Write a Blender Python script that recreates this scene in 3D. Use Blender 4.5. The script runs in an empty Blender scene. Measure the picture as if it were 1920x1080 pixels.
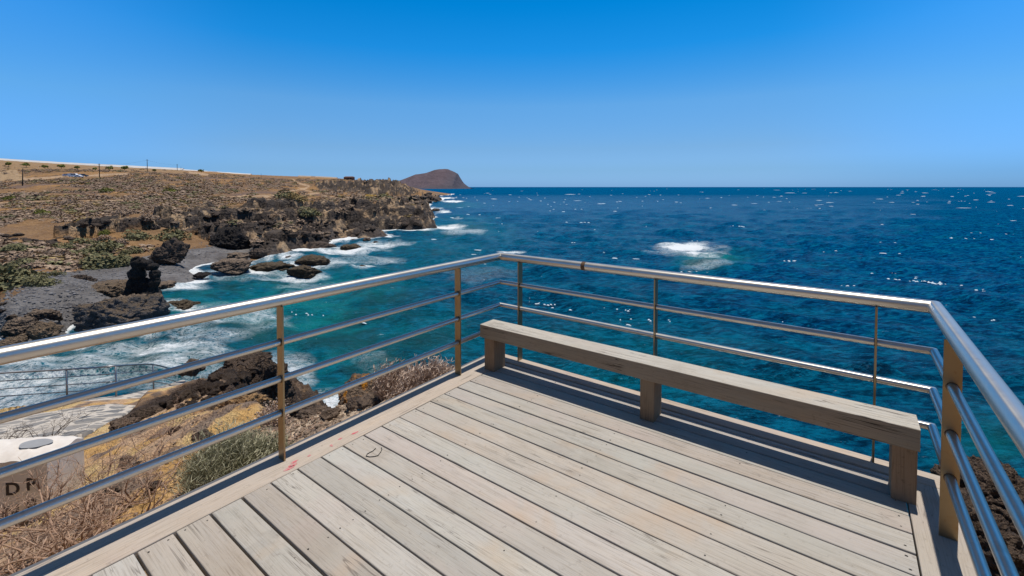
import bpy, bmesh, math, random
import numpy as np
from mathutils import Vector, Matrix, Euler
random.seed(7); rng = np.random.default_rng(7)
R = math.radians
SC = bpy.context.scene
COL = SC.collection

# ------------------------------------------------------------------ camera, sky, sun, exposure
EYE = 11.0                      # eye height above the sea
F = 843.0; PIT = R(1.6); CY = 350.5 + F*math.tan(PIT)
cam_d = bpy.data.cameras.new('camera'); cam = bpy.data.objects.new('camera', cam_d); COL.objects.link(cam)
cam_d.sensor_width = 36.0; cam_d.lens = 36.0*F/1920.0
cam_d.shift_y = (CY-540.0)/1920.0
cam_d.clip_start = 0.05; cam_d.clip_end = 60000.0
cam.location = (0, 0, EYE); cam.rotation_euler = (R(90)-PIT, 0, 0)
SC.camera = cam

SUN = Vector((0.1297, 0.1279, 1.0)).normalized()
wd = bpy.data.worlds.new('World'); SC.world = wd; wd.use_nodes = True
wt = wd.node_tree; wt.nodes.clear()
wo = wt.nodes.new('ShaderNodeOutputWorld'); wb = wt.nodes.new('ShaderNodeBackground')
sky = wt.nodes.new('ShaderNodeTexSky'); sky.sky_type = 'NISHITA'; sky.sun_disc = False
sky.sun_elevation = math.asin(SUN.z); sky.sun_rotation = math.atan2(SUN.x, SUN.y)
sky.altitude = 0; sky.air_density = 1.0; sky.dust_density = 0.35; sky.ozone_density = 3.0
hs = wt.nodes.new('ShaderNodeHueSaturation'); hs.inputs['Saturation'].default_value = 1.28; hs.inputs['Hue'].default_value = 0.5
wt.links.new(sky.outputs[0], hs.inputs['Color'])
# polarised, very clear tropical air: the sky's own tint by height, a little paler far from and near the sun's meridian
tc = wt.nodes.new('ShaderNodeTexCoord'); sx = wt.nodes.new('ShaderNodeSeparateXYZ'); wt.links.new(tc.outputs['Generated'], sx.inputs[0])
def wramp(stops, fac):
    r = wt.nodes.new('ShaderNodeValToRGB'); e = r.color_ramp.elements
    while len(e) < len(stops): e.new(.5)
    for q, (pz, c) in zip(e, stops): q.position = pz; q.color = (c[0]/2, c[1]/2, c[2]/2, 1)
    wt.links.new(fac, r.inputs[0]); return r.outputs[0]
mid_ = wramp([(0.0, (.36, .76, 1.88)), (.036, (.39, .69, 1.33)), (.083, (.51, .75, 1.12)), (.175, (.66, 1.0, 1.22)), (.285, (.12, 1.01, 1.37)), (.374, (.0, 1.0, 1.34)), (.55, (.36, .50, .52)), (.8, (.95, .60, .43))], sx.outputs[2])
sid_ = wramp([(0.0, (.28, .66, 1.7)), (.025, (.289, .643, 1.5)), (.155, (.606, 1.04, 1.36)), (.27, (.462, 1.22, 1.6)), (.36, (.30, 1.2, 1.6)), (.55, (.36, .50, .52)), (.8, (.95, .60, .43))], sx.outputs[2])
ax_ = wt.nodes.new('ShaderNodeMath'); ax_.operation = 'ABSOLUTE'; wt.links.new(sx.outputs[0], ax_.inputs[0])
mr = wt.nodes.new('ShaderNodeMapRange'); mr.interpolation_type = 'SMOOTHSTEP'; mr.inputs[1].default_value = .45; mr.inputs[2].default_value = .78; wt.links.new(ax_.outputs[0], mr.inputs[0])
mx = wt.nodes.new('ShaderNodeMix'); mx.data_type = 'RGBA'; wt.links.new(mr.outputs[0], mx.inputs[0]); wt.links.new(mid_, mx.inputs[6]); wt.links.new(sid_, mx.inputs[7])
v1 = wt.nodes.new('ShaderNodeVectorMath'); v1.operation = 'MULTIPLY'; wt.links.new(hs.outputs[0], v1.inputs[0]); wt.links.new(mx.outputs[2], v1.inputs[1])
v2 = wt.nodes.new('ShaderNodeVectorMath'); v2.operation = 'SCALE'; v2.inputs['Scale'].default_value = 2.0; wt.links.new(v1.outputs[0], v2.inputs[0])
wt.links.new(v2.outputs[0], wb.inputs[0])
wb.inputs[1].default_value = 0.105
wt.links.new(wb.outputs[0], wo.inputs[0])
sl = bpy.data.lights.new('sun', 'SUN'); sl.energy = 4.2; sl.angle = R(0.53); sl.color = (1.0, 0.955, 0.89)
so = bpy.data.objects.new('sun', sl); COL.objects.link(so); so.rotation_euler = SUN.to_track_quat('Z', 'Y').to_euler()
so.location = (0, 0, 60)
SC.view_settings.view_transform = 'Standard'; SC.view_settings.look = 'None'
SC.view_settings.exposure = 0.0; SC.view_settings.gamma = 1.0

# ------------------------------------------------------------------ numbers
cp_, sp_ = math.cos(PIT), math.sin(PIT)
def ray(x, y):
    u = (x-960)/F; v = -(y-CY)/F
    return np.array([u, cp_+v*sp_, -sp_+v*cp_])
def at_z(x, y, z):
    r = ray(x, y); p = r*((z-EYE)/r[2]); return np.array([p[0], p[1], z])
def at_d(x, y, d):
    r = ray(x, y); p = r*(d/r[1]); return np.array([p[0], p[1], p[2]+EYE])
def proj(P):
    P = np.asarray(P, float); x, y, z = P[..., 0], P[..., 1], P[..., 2]-EYE
    d = np.maximum(y*cp_-z*sp_, 1e-3); w = y*sp_+z*cp_
    return 960+F*x/d, CY-F*w/d

def _h(ix, iy, iz, s):
    n = (ix.astype(np.int64)*374761393+iy.astype(np.int64)*668265263+iz.astype(np.int64)*2147483647+s*974711) & 0xffffffff
    n = ((n ^ (n >> 13))*1274126177) & 0xffffffff
    n = ((n ^ (n >> 15))*2246822519) & 0xffffffff
    return ((n ^ (n >> 16)) & 0xffff)/65535.0
def vnoise(p, s=0):
    p = np.asarray(p, float); f = np.floor(p); t = p-f; i = f.astype(np.int64); t = t*t*t*(t*(t*6-15)+10)
    x, y, z = i[:, 0], i[:, 1], i[:, 2]; out = 0
    for dx in (0, 1):
        wx = t[:, 0] if dx else 1-t[:, 0]
        for dy in (0, 1):
            wy = t[:, 1] if dy else 1-t[:, 1]
            for dz in (0, 1):
                wz = t[:, 2] if dz else 1-t[:, 2]
                out = out+wx*wy*wz*_h(x+dx, y+dy, z+dz, s)
    return out*2-1
def fbm(p, o=4, s=0, lac=2.03, g=0.5):
    p = np.asarray(p, float); a = 1; r = 0; tot = 0
    for k in range(o):
        r = r+a*vnoise(p*(lac**k)+k*17.3, s+k); tot += a; a *= g
    return r/tot
def ridged(p, o=4, s=0, lac=2.1, g=0.5):
    p = np.asarray(p, float); a = 1; r = 0; tot = 0
    for k in range(o):
        r = r+a*(1-2*np.abs(vnoise(p*(lac**k)+k*11.7, s+k))); tot += a; a *= g
    return r/tot
def sstep(a, b, x):
    t = np.clip((x-a)/(b-a), 0, 1); return t*t*(3-2*t)
def inpoly(px, py, poly):
    c = np.zeros(px.shape, bool); n = len(poly)
    for i in range(n):
        x1, y1 = poly[i]; x2, y2 = poly[i-1]
        m = ((y1 > py) != (y2 > py))
        c ^= m & (px < (x2-x1)*(py-y1)/((y2-y1) if y2 != y1 else 1e-9)+x1)
    return c
def seg_d(px, py, pts):
    d = np.full(px.shape, 1e9)
    for (x1, y1), (x2, y2) in zip(pts[:-1], pts[1:]):
        dx, dy = x2-x1, (y2-y1); L = dx*dx+dy*dy+1e-9
        t = np.clip(((px-x1)*dx+(py-y1)*dy)/L, 0, 1)
        d = np.minimum(d, np.hypot(px-x1-t*dx, py-y1-t*dy))
    return d
class TPS:
    def __init__(s, P, V, lam=1e-4):
        P = np.asarray(P, float); n = len(P); s.P = P
        K = s.k(np.linalg.norm(P[:, None]-P[None], axis=2))+lam*np.eye(n)
        Q = np.c_[np.ones(n), P]; A = np.block([[K, Q], [Q.T, np.zeros((3, 3))]])
        s.w = np.linalg.lstsq(A, np.r_[V, 0, 0, 0], rcond=None)[0]
    def k(s, r): return np.where(r > 1e-9, r*r*np.log(r+1e-12), 0.0)
    def __call__(s, X):
        X = np.asarray(X, float); out = np.empty(len(X)); n = len(s.P)
        for i in range(0, len(X), 40000):
            x = X[i:i+40000]; K = s.k(np.linalg.norm(x[:, None]-s.P[None], axis=2))
            out[i:i+40000] = K@s.w[:n]+s.w[n]+x@s.w[n+1:]
        return out

# ------------------------------------------------------------------ object helpers
def tag(o, label=None, cat=None, group=None, kind=None):
    for k, v in (('label', label), ('category', cat), ('group', group), ('kind', kind)):
        if v: o[k] = v
    return o
def empty(name, loc=(0, 0, 0), rz=0.0):
    o = bpy.data.objects.new(name, None); COL.objects.link(o); o.location = loc; o.rotation_euler = (0, 0, rz)
    o.empty_display_size = 0.2; return o
def link(name, me, mat, parent=None, smooth=False):
    if mat is not None and len(me.materials) == 0: me.materials.append(mat)
    if smooth: me.polygons.foreach_set('use_smooth', np.ones(len(me.polygons), bool))
    o = bpy.data.objects.new(name, me); COL.objects.link(o)
    if parent: o.parent = parent
    return o
def mesh_np(name, V, Fc, cols=None):
    me = bpy.data.meshes.new(name); V = np.asarray(V, np.float32); Fc = np.asarray(Fc, np.int32)
    k = Fc.shape[1]; me.vertices.add(len(V)); me.vertices.foreach_set('co', V.ravel())
    me.loops.add(Fc.size); me.loops.foreach_set('vertex_index', Fc.ravel())
    me.polygons.add(len(Fc)); me.polygons.foreach_set('loop_start', np.arange(0, Fc.size, k, dtype=np.int32))
    me.update(calc_edges=True)
    if cols:
        for nm, c in cols.items():
            a = me.color_attributes.new(nm, 'FLOAT_COLOR', 'POINT'); c = np.asarray(c, np.float32)
            if c.shape[1] == 3: c = np.c_[c, np.ones(len(c), np.float32)]
            a.data.foreach_set('color', c.ravel())
    return me
def grid_faces(nr, nc):
    i = np.arange(nr-1)[:, None]*nc+np.arange(nc-1)[None]; i = i.ravel()
    return np.c_[i, i+1, i+nc+1, i+nc]
class MB:
    """collects boxes, tubes and free polygons into ONE mesh"""
    def __init__(s): s.V = []; s.F = []; s.C = []
    def add(s, V, Fs, c=0.5):
        n = len(s.V); s.V += [tuple(v) for v in V]; s.F += [tuple(n+i for i in f) for f in Fs]; s.C += [c]*len(V)
    def box(s, x0, x1, y0, y1, z0, z1, c=0.5):
        V = [(x0, y0, z0), (x1, y0, z0), (x1, y1, z0), (x0, y1, z0), (x0, y0, z1), (x1, y0, z1), (x1, y1, z1), (x0, y1, z1)]
        s.add(V, [(0, 3, 2, 1), (4, 5, 6, 7), (0, 1, 5, 4), (1, 2, 6, 5), (2, 3, 7, 6), (3, 0, 4, 7)], c)
    def rbox(s, x0, x1, y0, y1, z0, z1, b, c=0.5, segx=1):
        """board with rounded long edges on top (profile in Y,Z swept along X)"""
        pr = [(y0, z0), (y1, z0)]
        for k in range(4):
            a = k/3*math.pi/2; pr.append((y1-b+b*math.cos(a), z1-b+b*math.sin(a)))
        for k in range(4):
            a = math.pi/2+k/3*math.pi/2; pr.append((y0+b+b*math.cos(a), z1-b+b*math.sin(a)))
        n = len(pr); V = []
        for i in range(segx+1):
            x = x0+(x1-x0)*i/segx
            V += [(x, y, z) for y, z in pr]
        Fs = [tuple(reversed(range(n))), tuple(segx*n+k for k in range(n))]
        for i in range(segx):
            for k in range(n):
                a = i*n+k; b2 = i*n+(k+1) % n; Fs.append((a, b2, b2+n, a+n))
        s.add(V, Fs, c)
    def tube(s, pts, rad, sides=12, cap=True, c=0.5, miter=True):
        P = [Vector(p) for p in pts]; n = len(P); rr = rad if hasattr(rad, '__len__') else [rad]*n
        V = []; up = Vector((0, 0, 1))
        d0 = (P[1]-P[0]).normalized(); ref = up if abs(d0.z) < .9 else Vector((1, 0, 0))
        side = d0.cross(ref).normalized(); nor = side.cross(d0).normalized(); prev = d0
        for i in range(n):
            if i == 0: t = d0; din = d0
            elif i == n-1: t = (P[i]-P[i-1]).normalized(); din = t
            else:
                din = (P[i]-P[i-1]).normalized(); t = (din+(P[i+1]-P[i]).normalized()).normalized()
            # ring first built square to the incoming direction, then sheared on to the mitre plane
            q = prev.rotation_difference(din); side = q@side; nor = q@nor; prev = din
            for k in range(sides):
                a = 2*math.pi*k/sides; off = side*math.cos(a)*rr[i]+nor*math.sin(a)*rr[i]
                if miter and i not in (0, n-1):
                    dd = din.dot(t)
                    if dd > .25: off = off-din*(off.dot(t)/dd)
                V.append(P[i]+off)
        Fs = []
        for i in range(n-1):
            for k in range(sides):
                a = i*sides+k; b = i*sides+(k+1) % sides; Fs.append((a, b, b+sides, a+sides))
        if cap: Fs += [tuple(reversed(range(sides))), tuple((n-1)*sides+k for k in range(sides))]
        s.add(V, Fs, c)
    def mesh(s, name):
        me = bpy.data.meshes.new(name); me.from_pydata(s.V, [], s.F)
        a = me.color_attributes.new('tone', 'FLOAT_COLOR', 'POINT')
        c = np.array(s.C, np.float32); a.data.foreach_set('color', np.c_[c, c, c, np.ones_like(c)].astype(np.float32).ravel())
        me.update(); return me
    def build(s, name, mat, parent=None, smooth=False, angle=None):
        me = s.mesh(name); o = link(name, me, mat, parent, smooth or angle is not None)
        if angle is not None:
            me.set_sharp_from_angle(angle=angle)
        return o

# ------------------------------------------------------------------ material helpers
class NT:
    def __init__(s, name):
        s.m = bpy.data.materials.new(name); s.m.use_nodes = True; s.t = s.m.node_tree; s.t.nodes.clear()
        s.out = s.n('ShaderNodeOutputMaterial'); s.b = s.n('ShaderNodeBsdfPrincipled'); s.l(s.b.outputs[0], s.out.inputs[0])
    def n(s, ty, **kw):
        x = s.t.nodes.new(ty)
        for k, v in kw.items(): setattr(x, k, v)
        return x
    def l(s, a, b): s.t.links.new(a, b)
    def put(s, sock, v):
        if hasattr(v, 'is_output') or hasattr(v, 'links') and not isinstance(v, (int, float)): s.l(v, sock)
        else: sock.default_value = v
    def coord(s, kind='Object'):
        return s.n('ShaderNodeTexCoord').outputs[kind]
    def mapping(s, vec, scale=(1, 1, 1), loc=(0, 0, 0), rot=(0, 0, 0)):
        m = s.n('ShaderNodeMapping'); s.l(vec, m.inputs[0]); m.inputs['Scale'].default_value = scale
        m.inputs['Location'].default_value = loc; m.inputs['Rotation'].default_value = rot; return m.outputs[0]
    def noise(s, vec, scale, detail=6, rough=.55, dist=0.0, col=False):
        x = s.n('ShaderNodeTexNoise'); s.l(vec, x.inputs['Vector']); x.inputs['Scale'].default_value = scale
        x.inputs['Detail'].default_value = detail; x.inputs['Roughness'].default_value = rough; x.inputs['Distortion'].default_value = dist
        return x.outputs['Color' if col else 'Fac']
    def voro(s, vec, scale, feature='F1', out='Distance', rnd=1.0):
        x = s.n('ShaderNodeTexVoronoi', feature=feature); s.l(vec, x.inputs['Vector']); x.inputs['Scale'].default_value = scale
        x.inputs['Randomness'].default_value = rnd; return x.outputs[out]
    def ramp(s, fac, stops, interp='LINEAR'):
        x = s.n('ShaderNodeValToRGB'); x.color_ramp.interpolation = interp; e = x.color_ramp.elements
        while len(e) < len(stops): e.new(0.5)
        for q, (p, c) in zip(e, stops):
            q.position = p; q.color = (c, c, c, 1) if isinstance(c, (int, float)) else (*c, 1)
        s.l(fac, x.inputs[0]); return x.outputs[0]
    def mix(s, fac, a, b, mode='MIX'):
        x = s.n('ShaderNodeMix', data_type='RGBA', blend_type=mode)
        for sock, v in ((x.inputs[0], fac), (x.inputs[6], a), (x.inputs[7], b)):
            if isinstance(v, (int, float)): sock.default_value = v
            elif isinstance(v, tuple): sock.default_value = (*v, 1) if len(v) == 3 else v
            else: s.l(v, sock)
        return x.outputs[2]
    def math(s, op, a, b=0.0, c=None, clamp=False):
        x = s.n('ShaderNodeMath', operation=op); x.use_clamp = clamp
        for sock, v in zip(x.inputs, (a, b) if c is None else (a, b, c)):
            if isinstance(v, (int, float)): sock.default_value = v
            else: s.l(v, sock)
        return x.outputs[0]
    def attr(s, name, out='Color'):
        x = s.n('ShaderNodeAttribute'); x.attribute_name = name; return x.outputs[out]
    def sep(s, c):
        x = s.n('ShaderNodeSeparateColor'); s.l(c, x.inputs[0]); return x.outputs
    def bump(s, h, strength=.5, dist=.01, base=None):
        x = s.n('ShaderNodeBump'); x.inputs['Strength'].default_value = strength; x.inputs['Distance'].default_value = dist
        s.l(h, x.inputs['Height'])
        if base is not None: s.l(base, x.inputs['Normal'])
        return x.outputs[0]
    def done(s, col=None, rough=None, normal=None, metal=None, spec=None):
        for k, v in (('Base Color', col), ('Roughness', rough), ('Normal', normal), ('Metallic', metal), ('Specular IOR Level', spec)):
            if v is None: continue
            if isinstance(v, (int, float)): s.b.inputs[k].default_value = v
            elif isinstance(v, tuple): s.b.inputs[k].default_value = (*v, 1)
            else: s.l(v, s.b.inputs[k])
        return s.m

def mat_wood(name, along='X', dark=1.0, warm=0.0, bleach_shade=False, cracks=.55):
    t = NT(name); co = t.coord(); tone = t.sep(t.attr('tone'))[0]
    off = t.n('ShaderNodeVectorMath', operation='MULTIPLY_ADD')
    cmb = t.n('ShaderNodeCombineXYZ'); t.l(tone, cmb.inputs[0]); t.l(tone, cmb.inputs[1]); t.l(tone, cmb.inputs[2])
    t.l(cmb.outputs[0], off.inputs[0]); off.inputs[1].default_value = (37, 53, 11); t.l(co, off.inputs[2]); v = off.outputs[0]
    sc = {'X': (1.7, 46, 46), 'Y': (46, 1.7, 46), 'Z': (46, 46, 1.7)}[along]
    g = t.mapping(v, sc); fine = t.noise(g, 3.2, 8, .62, .35); g2 = t.mapping(v, tuple(max(1, q/5) for q in sc)); mid = t.noise(g2, 2.2, 5, .6, .8)
    blot = t.noise(v, 2.6, 5, .6); spk = t.noise(v, 34, 4, .7)
    base = t.ramp(tone, [(0.0, (.385, .33, .27)), (.2, (.42, .375, .33)), (.4, (.42, .40, .36)), (.6, (.395, .345, .295)), (.8, (.43, .39, .35)), (1.0, (.405, .38, .335))])
    c = t.mix(t.ramp(mid, [(.35, 0.0), (.7, .75)]), base, t.mix(1.0, base, (1.12, 1.06, .98), 'MULTIPLY'))
    c = t.mix(t.ramp(blot, [(.45, 0.0), (.72, .55)]), c, t.mix(1.0, base, (.86, .80, .72), 'MULTIPLY'))
    c = t.mix(t.ramp(fine, [(.30, .85), (.52, 0.0)]), c, t.mix(1.0, base, (.58, .53, .47), 'MULTIPLY'))
    c = t.mix(t.ramp(spk, [(.60, 0.0), (.72, .5)]), c, (.13, .10, .075))
    st_ = t.noise(v, 1.7, 7, .7, .6); c = t.mix(t.ramp(st_, [(.58, 0.0), (.70, .5)]), c, t.mix(1.0, base, (.60, .56, .52), 'MULTIPLY'))
    big = t.noise(v, .9, 3, .5); c = t.mix(t.ramp(big, [(.35, 0.0), (.7, .4)]), c, t.mix(1.0, base, (.90, .93, .96), 'MULTIPLY'))
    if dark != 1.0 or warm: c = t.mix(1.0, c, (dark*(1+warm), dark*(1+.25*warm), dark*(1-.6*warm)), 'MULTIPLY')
    bv_ = t.math('MULTIPLY_ADD', t.math('SINE', t.math('MULTIPLY', tone, 97.0)), .075, 1.0); sv_ = t.n('ShaderNodeVectorMath', operation='SCALE'); t.l(base, sv_.inputs[0]); t.l(bv_, sv_.inputs['Scale']); sc2 = t.n('ShaderNodeVectorMath', operation='SCALE'); t.l(c, sc2.inputs[0]); t.l(bv_, sc2.inputs['Scale']); c = sc2.outputs[0]
    pt = t.noise(v, 1.3, 4, .55, .5, True); q_ = t.sep(pt)
    c = t.mix(t.ramp(q_[0], [(.52, 0.0), (.68, .5)]), c, t.mix(1.0, base, (.97, 1.02, 1.01), 'MULTIPLY'))
    c = t.mix(t.ramp(q_[1], [(.54, 0.0), (.70, .5)]), c, t.mix(1.0, base, (1.03, .93, .93), 'MULTIPLY'))
    c = t.mix(t.ramp(q_[2], [(.58, 0.0), (.72, .6)]), c, t.mix(1.0, base, (1.10, .88, .68), 'MULTIPLY'))
    ck = t.noise(t.mapping(v, tuple(max(.55, q/3.2) for q in sc)), 1.6, 3, .5, .6); ck = t.math('ABSOLUTE', t.math('SUBTRACT', ck, .5))
    cm = t.math('MULTIPLY', t.ramp(ck, [(.004, 1.0), (.014, 0.0)]), t.ramp(t.noise(v, 1.9, 3), [(.5, 0.0), (.6, cracks)])); c = t.mix(cm, c, (.07, .055, .045))
    if bleach_shade:      # tops sun-bleached; sides browner and darkened by normal, their shade painted in
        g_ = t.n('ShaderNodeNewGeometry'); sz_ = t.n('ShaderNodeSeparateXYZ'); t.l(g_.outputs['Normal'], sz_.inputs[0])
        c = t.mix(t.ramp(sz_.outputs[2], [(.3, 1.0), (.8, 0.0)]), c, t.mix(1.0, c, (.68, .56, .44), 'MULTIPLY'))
    nm = t.bump(fine, .55, .004)
    return t.done(c, .78, nm, spec=.25)
M = {}
M['deck'] = mat_wood('weathered_deck_wood')
M['deck_edge'] = mat_wood('weathered_edge_wood', 'Y', .98, .08)
M['deck_back'] = mat_wood('weathered_back_edge_wood', 'X', .98, .08)
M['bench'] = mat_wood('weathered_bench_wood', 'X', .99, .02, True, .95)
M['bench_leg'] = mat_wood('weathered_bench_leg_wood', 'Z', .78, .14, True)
def mat_steel(name, col=(.62, .62, .62), rough=.2, rust=.25):
    t = NT(name); co = t.coord()
    n = t.noise(co, 5, 6, .65); n2 = t.noise(co, 30, 4, .6)
    c = t.mix(t.ramp(n, [(.60, 0.0), (.78, rust)]), col, (.32, .17, .05))
    c = t.mix(t.ramp(n2, [(.62, 0.0), (.8, rust)]), c, (.25, .13, .05))
    r = t.math('ADD', rough, t.math('MULTIPLY', n, .16))
    return t.done(c, r, None, 1.0)
M['steel'] = mat_steel('brushed_steel', (.64, .60, .54), .30, .35)
M['steel_post'] = mat_steel('stained_steel_plate', (.36, .27, .16), .34, .8)
M['rust'] = NT('rust').done((.10, .05, .02), .8)
M['grey_metal'] = NT('grey_channel').done((.10, .10, .105), .6)
M['under'] = NT('dark_timber').done((.06, .05, .04), .9)
M['screw'] = NT('screw_hole').done((.012, .010, .008), .9)
def mat_paint():
    t = NT('worn_red_paint'); n = t.noise(t.coord(), 60, 6, .7)
    return t.done(t.mix(t.ramp(n, [(.4, 0.0), (.6, 1.0)]), (.55, .07, .09), (.44, .28, .25)), .8)
M['red'] = mat_paint(); M['black'] = NT('black_marks').done((.015, .013, .012), .7)
def mat_rock(name, c1, c2, c3, scale=1.0, bd=.05, top=None, zscale=1.0, lich=None):
    t = NT(name); co = t.coord()
    n = t.noise(co, 1.4*scale, 8, .68); n2 = t.noise(co, 6*scale, 8, .7, .4); v = t.voro(co, 9*scale); v2 = t.voro(co, 22*scale)
    c = t.mix(t.ramp(n, [(.3, 0.0), (.7, 1.0)]), c1, c2)
    c = t.mix(t.ramp(n2, [(.45, 0.0), (.75, .8)]), c, c3)
    c = t.mix(t.ramp(v2, [(.05, .5), (.35, 0.0)]), c, tuple(q*.35 for q in c1))
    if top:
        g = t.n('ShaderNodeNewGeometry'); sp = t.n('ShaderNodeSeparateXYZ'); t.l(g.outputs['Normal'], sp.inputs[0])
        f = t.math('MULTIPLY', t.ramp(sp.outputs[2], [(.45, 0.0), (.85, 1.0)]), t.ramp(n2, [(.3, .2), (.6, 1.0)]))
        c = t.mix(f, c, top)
    if lich:
        ln = t.noise(t.mapping(co, (1, 1, 1), lich[1]), lich[2], 5, .6, .5)
        c = t.mix(t.ramp(ln, [(lich[3], 0.0), (lich[3]+.05, 1.0)]), c, t.mix(t.noise(co, 12, 3), lich[0], tuple(q*.5 for q in lich[0])))
    h = t.math('ADD', t.math('MULTIPLY', n2, 1.0), t.math('MULTIPLY', v, .6))
    h = t.math('ADD', h, t.math('MULTIPLY', v2, .35))
    return t.done(c, .92, t.bump(h, 1.0, bd), spec=.2)
M['lava'] = mat_rock('dark_lava', (.060, .047, .040), (.12, .088, .070), (.19, .145, .112), .5, .30)
M['lava_top'] = mat_rock('lava_with_dusty_top', (.055, .044, .039), (.105, .08, .066), (.17, .13, .10), .5, .30, top=(.27, .20, .145))
M['lava_near'] = mat_rock('near_lava', (.065, .047, .036), (.145, .10, .074), (.24, .175, .13), 2.2, .12)
M['lava_black'] = mat_rock('black_lava', (.018, .016, .016), (.035, .030, .028), (.08, .065, .055), .6, .25)
M['rock_brown'] = mat_rock('brown_rock', (.10, .070, .050), (.17, .12, .085), (.25, .18, .125), 2.0, .06, lich=((.60, .24, .02), (0, 0, 0), 2.2, .50))
M['rock_mid'] = mat_rock('mid_brown_rock', (.085, .060, .045), (.15, .108, .08), (.24, .175, .13), 2.0, .06)
M['rock_tan'] = mat_rock('tan_rock', (.16, .12, .085), (.27, .19, .125), (.10, .08, .06), .7, .25)
M['rock_ochre'] = mat_rock('ochre_rock', (.30, .18, .085), (.42, .26, .13), (.16, .10, .06), 2.2, .05)
M['rock_grey'] = mat_rock('grey_faced_rock', (.055, .055, .062), (.10, .098, .105), (.08, .07, .06), .5, .25, top=(.16, .115, .075))
M['rock_wet'] = mat_rock('wet_rock', (.035, .026, .020), (.075, .055, .040), (.13, .10, .06), .8, .25, top=(.15, .115, .075))

def mat_land(name, fine, bscale, bd):
    t = NT(name); co = t.coord(); c = t.attr('tint')
    n = t.noise(co, fine, 8, .7); n2 = t.noise(co, fine*6, 6, .7); n3 = t.noise(co, fine*.25, 4, .6)
    c = t.mix(t.ramp(n, [(.3, .8), (.55, 0.0)]), c, t.mix(1.0, c, (.52, .48, .46), 'MULTIPLY'))
    c = t.mix(t.ramp(n2, [(.52, 0.0), (.75, .7)]), c, t.mix(1.0, c, (1.5, 1.42, 1.3), 'MULTIPLY'))
    c = t.mix(t.ramp(n3, [(.35, .5), (.6, 0.0)]), c, t.mix(1.0, c, (.78, .74, .74), 'MULTIPLY'))
    v = t.voro(co, fine*4)
    h = t.math('ADD', n, t.math('MULTIPLY', t.math('ADD', n2, v), .5))
    return t.done(c, .95, t.bump(h, bscale, bd), spec=.15)
M['land'] = mat_land('hillside_soil', .45, 1.0, .6)
M['ground'] = mat_land('near_soil', 7.0, 1.0, .10)

# ------------------------------------------------------------------ far coast: a height field through surveyed points
FAR = []
def fz(px, py, z):
    p = at_z(px, py, z); FAR.append((p[0]/p[1], math.log(p[1]), z))
def fd(px, py, d):
    p = at_d(px, py, d); FAR.append((p[0]/p[1], math.log(p[1]), p[2]))
for a in [(-150, 690, -.2), (0, 668, 0), (80, 645, 0), (160, 640, 0), (235, 608, 0), (252, 580, 0), (272, 556, 0), (330, 541, 0), (375, 521, 0), (470, 512, -.2), (500, 484, 0),
          (600, 467, 0), (640, 452, 0), (700, 438, 0), (760, 433, 0), (806, 431, 0), (790, 398, 0), (800, 392, 0), (822, 377, 0), (812, 368, 0),
          (0, 700, -2), (160, 670, -2), (300, 600, -2), (300, 575, -1.2), (420, 540, -2.5), (560, 520, -2), (640, 475, -1.5), (700, 455, -3), (830, 440, -3), (850, 410, -3), (850, 380, -3), (860, 365, -4),
          (960, 460, -5), (960, 400, -6), (960, 370, -8), (600, 620, -3), (900, 560, -5), (400, 640, -3),
          (0, 640, .8), (0, 590, 1.4), (0, 560, 1.8), (100, 600, 1.0), (160, 580, 1.0), (200, 540, 1.2), (250, 520, 1.1), (300, 505, 1.1), (200, 510, 1.5), (350, 470, 1.5), (400, 480, .9), (330, 500, 1.0), (30, 535, 2.2),
          (120, 500, 2.1), (60, 490, 2.6), (440, 465, 1.0), (480, 460, 1.2), (520, 450, 1.5), (580, 445, 1.0)]:
    fz(*a)
for a in [(-200, 640, 30), (-200, 560, 38), (-200, 500, 50), (-200, 430, 72), (-200, 380, 125), (-200, 350, 190), (-200, 318, 320), (-200, 292, 460),
          (0, 500, 52), (0, 460, 62), (0, 430, 72), (0, 400, 95), (0, 380, 130), (0, 350, 200), (0, 335, 270), (0, 320, 330), (0, 301, 450), (0, 310, 700),
          (100, 460, 63), (100, 438, 71), (100, 425, 76), (170, 500, 53), (190, 460, 65), (190, 440, 72), (200, 424, 77), (200, 416, 82), (200, 390, 105), (200, 370, 140), (200, 350, 190), (200, 335, 245), (200, 325, 300), (200, 312, 430), (200, 322, 700),
          (300, 450, 72), (300, 425, 80), (300, 408, 86), (300, 390, 112), (300, 360, 170), (300, 335, 250), (320, 318, 430), (320, 328, 700),
          (400, 452, 80), (400, 430, 90), (400, 410, 98), (400, 396, 108), (400, 375, 140), (400, 350, 210), (400, 335, 300), (400, 323, 430), (400, 331, 700),
          (480, 430, 97), (480, 405, 104), (480, 388, 115), (480, 372, 150), (480, 350, 230), (480, 330, 420), (480, 336, 700),
          (550, 420, 106), (550, 400, 113), (550, 383, 124), (550, 370, 150), (550, 350, 260), (550, 341, 340), (560, 333, 420), (560, 338, 700),
          (640, 425, 112), (640, 400, 117), (640, 384, 127), (640, 371, 165), (640, 358, 265), (640, 345, 290), (640, 337, 400), (640, 341, 700),
          (700, 410, 117), (700, 392, 123), (700, 376, 150), (700, 364, 235), (700, 359, 262), (700, 346, 280), (700, 341.5, 360), (700, 345, 700),
          (760, 412, 119), (760, 394, 126), (760, 378, 165), (760, 366, 300), (760, 352, 345), (757, 347, 380), (745, 346, 600),
          (795, 412, 120), (790, 400, 124), (785, 386, 200), (790, 374, 330), (778, 366, 350)]:
    fd(*a)
for u in (-1.9, -1.6, -1.3, -1.05, -.85, -.6):
    for d in (25.5, 28): FAR.append((u, math.log(d), -3.5))
FAR = np.array(FAR); far_tps = TPS(np.c_[FAR[:, 0]*1.6, FAR[:, 1]], FAR[:, 2], 2e-4)
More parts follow.
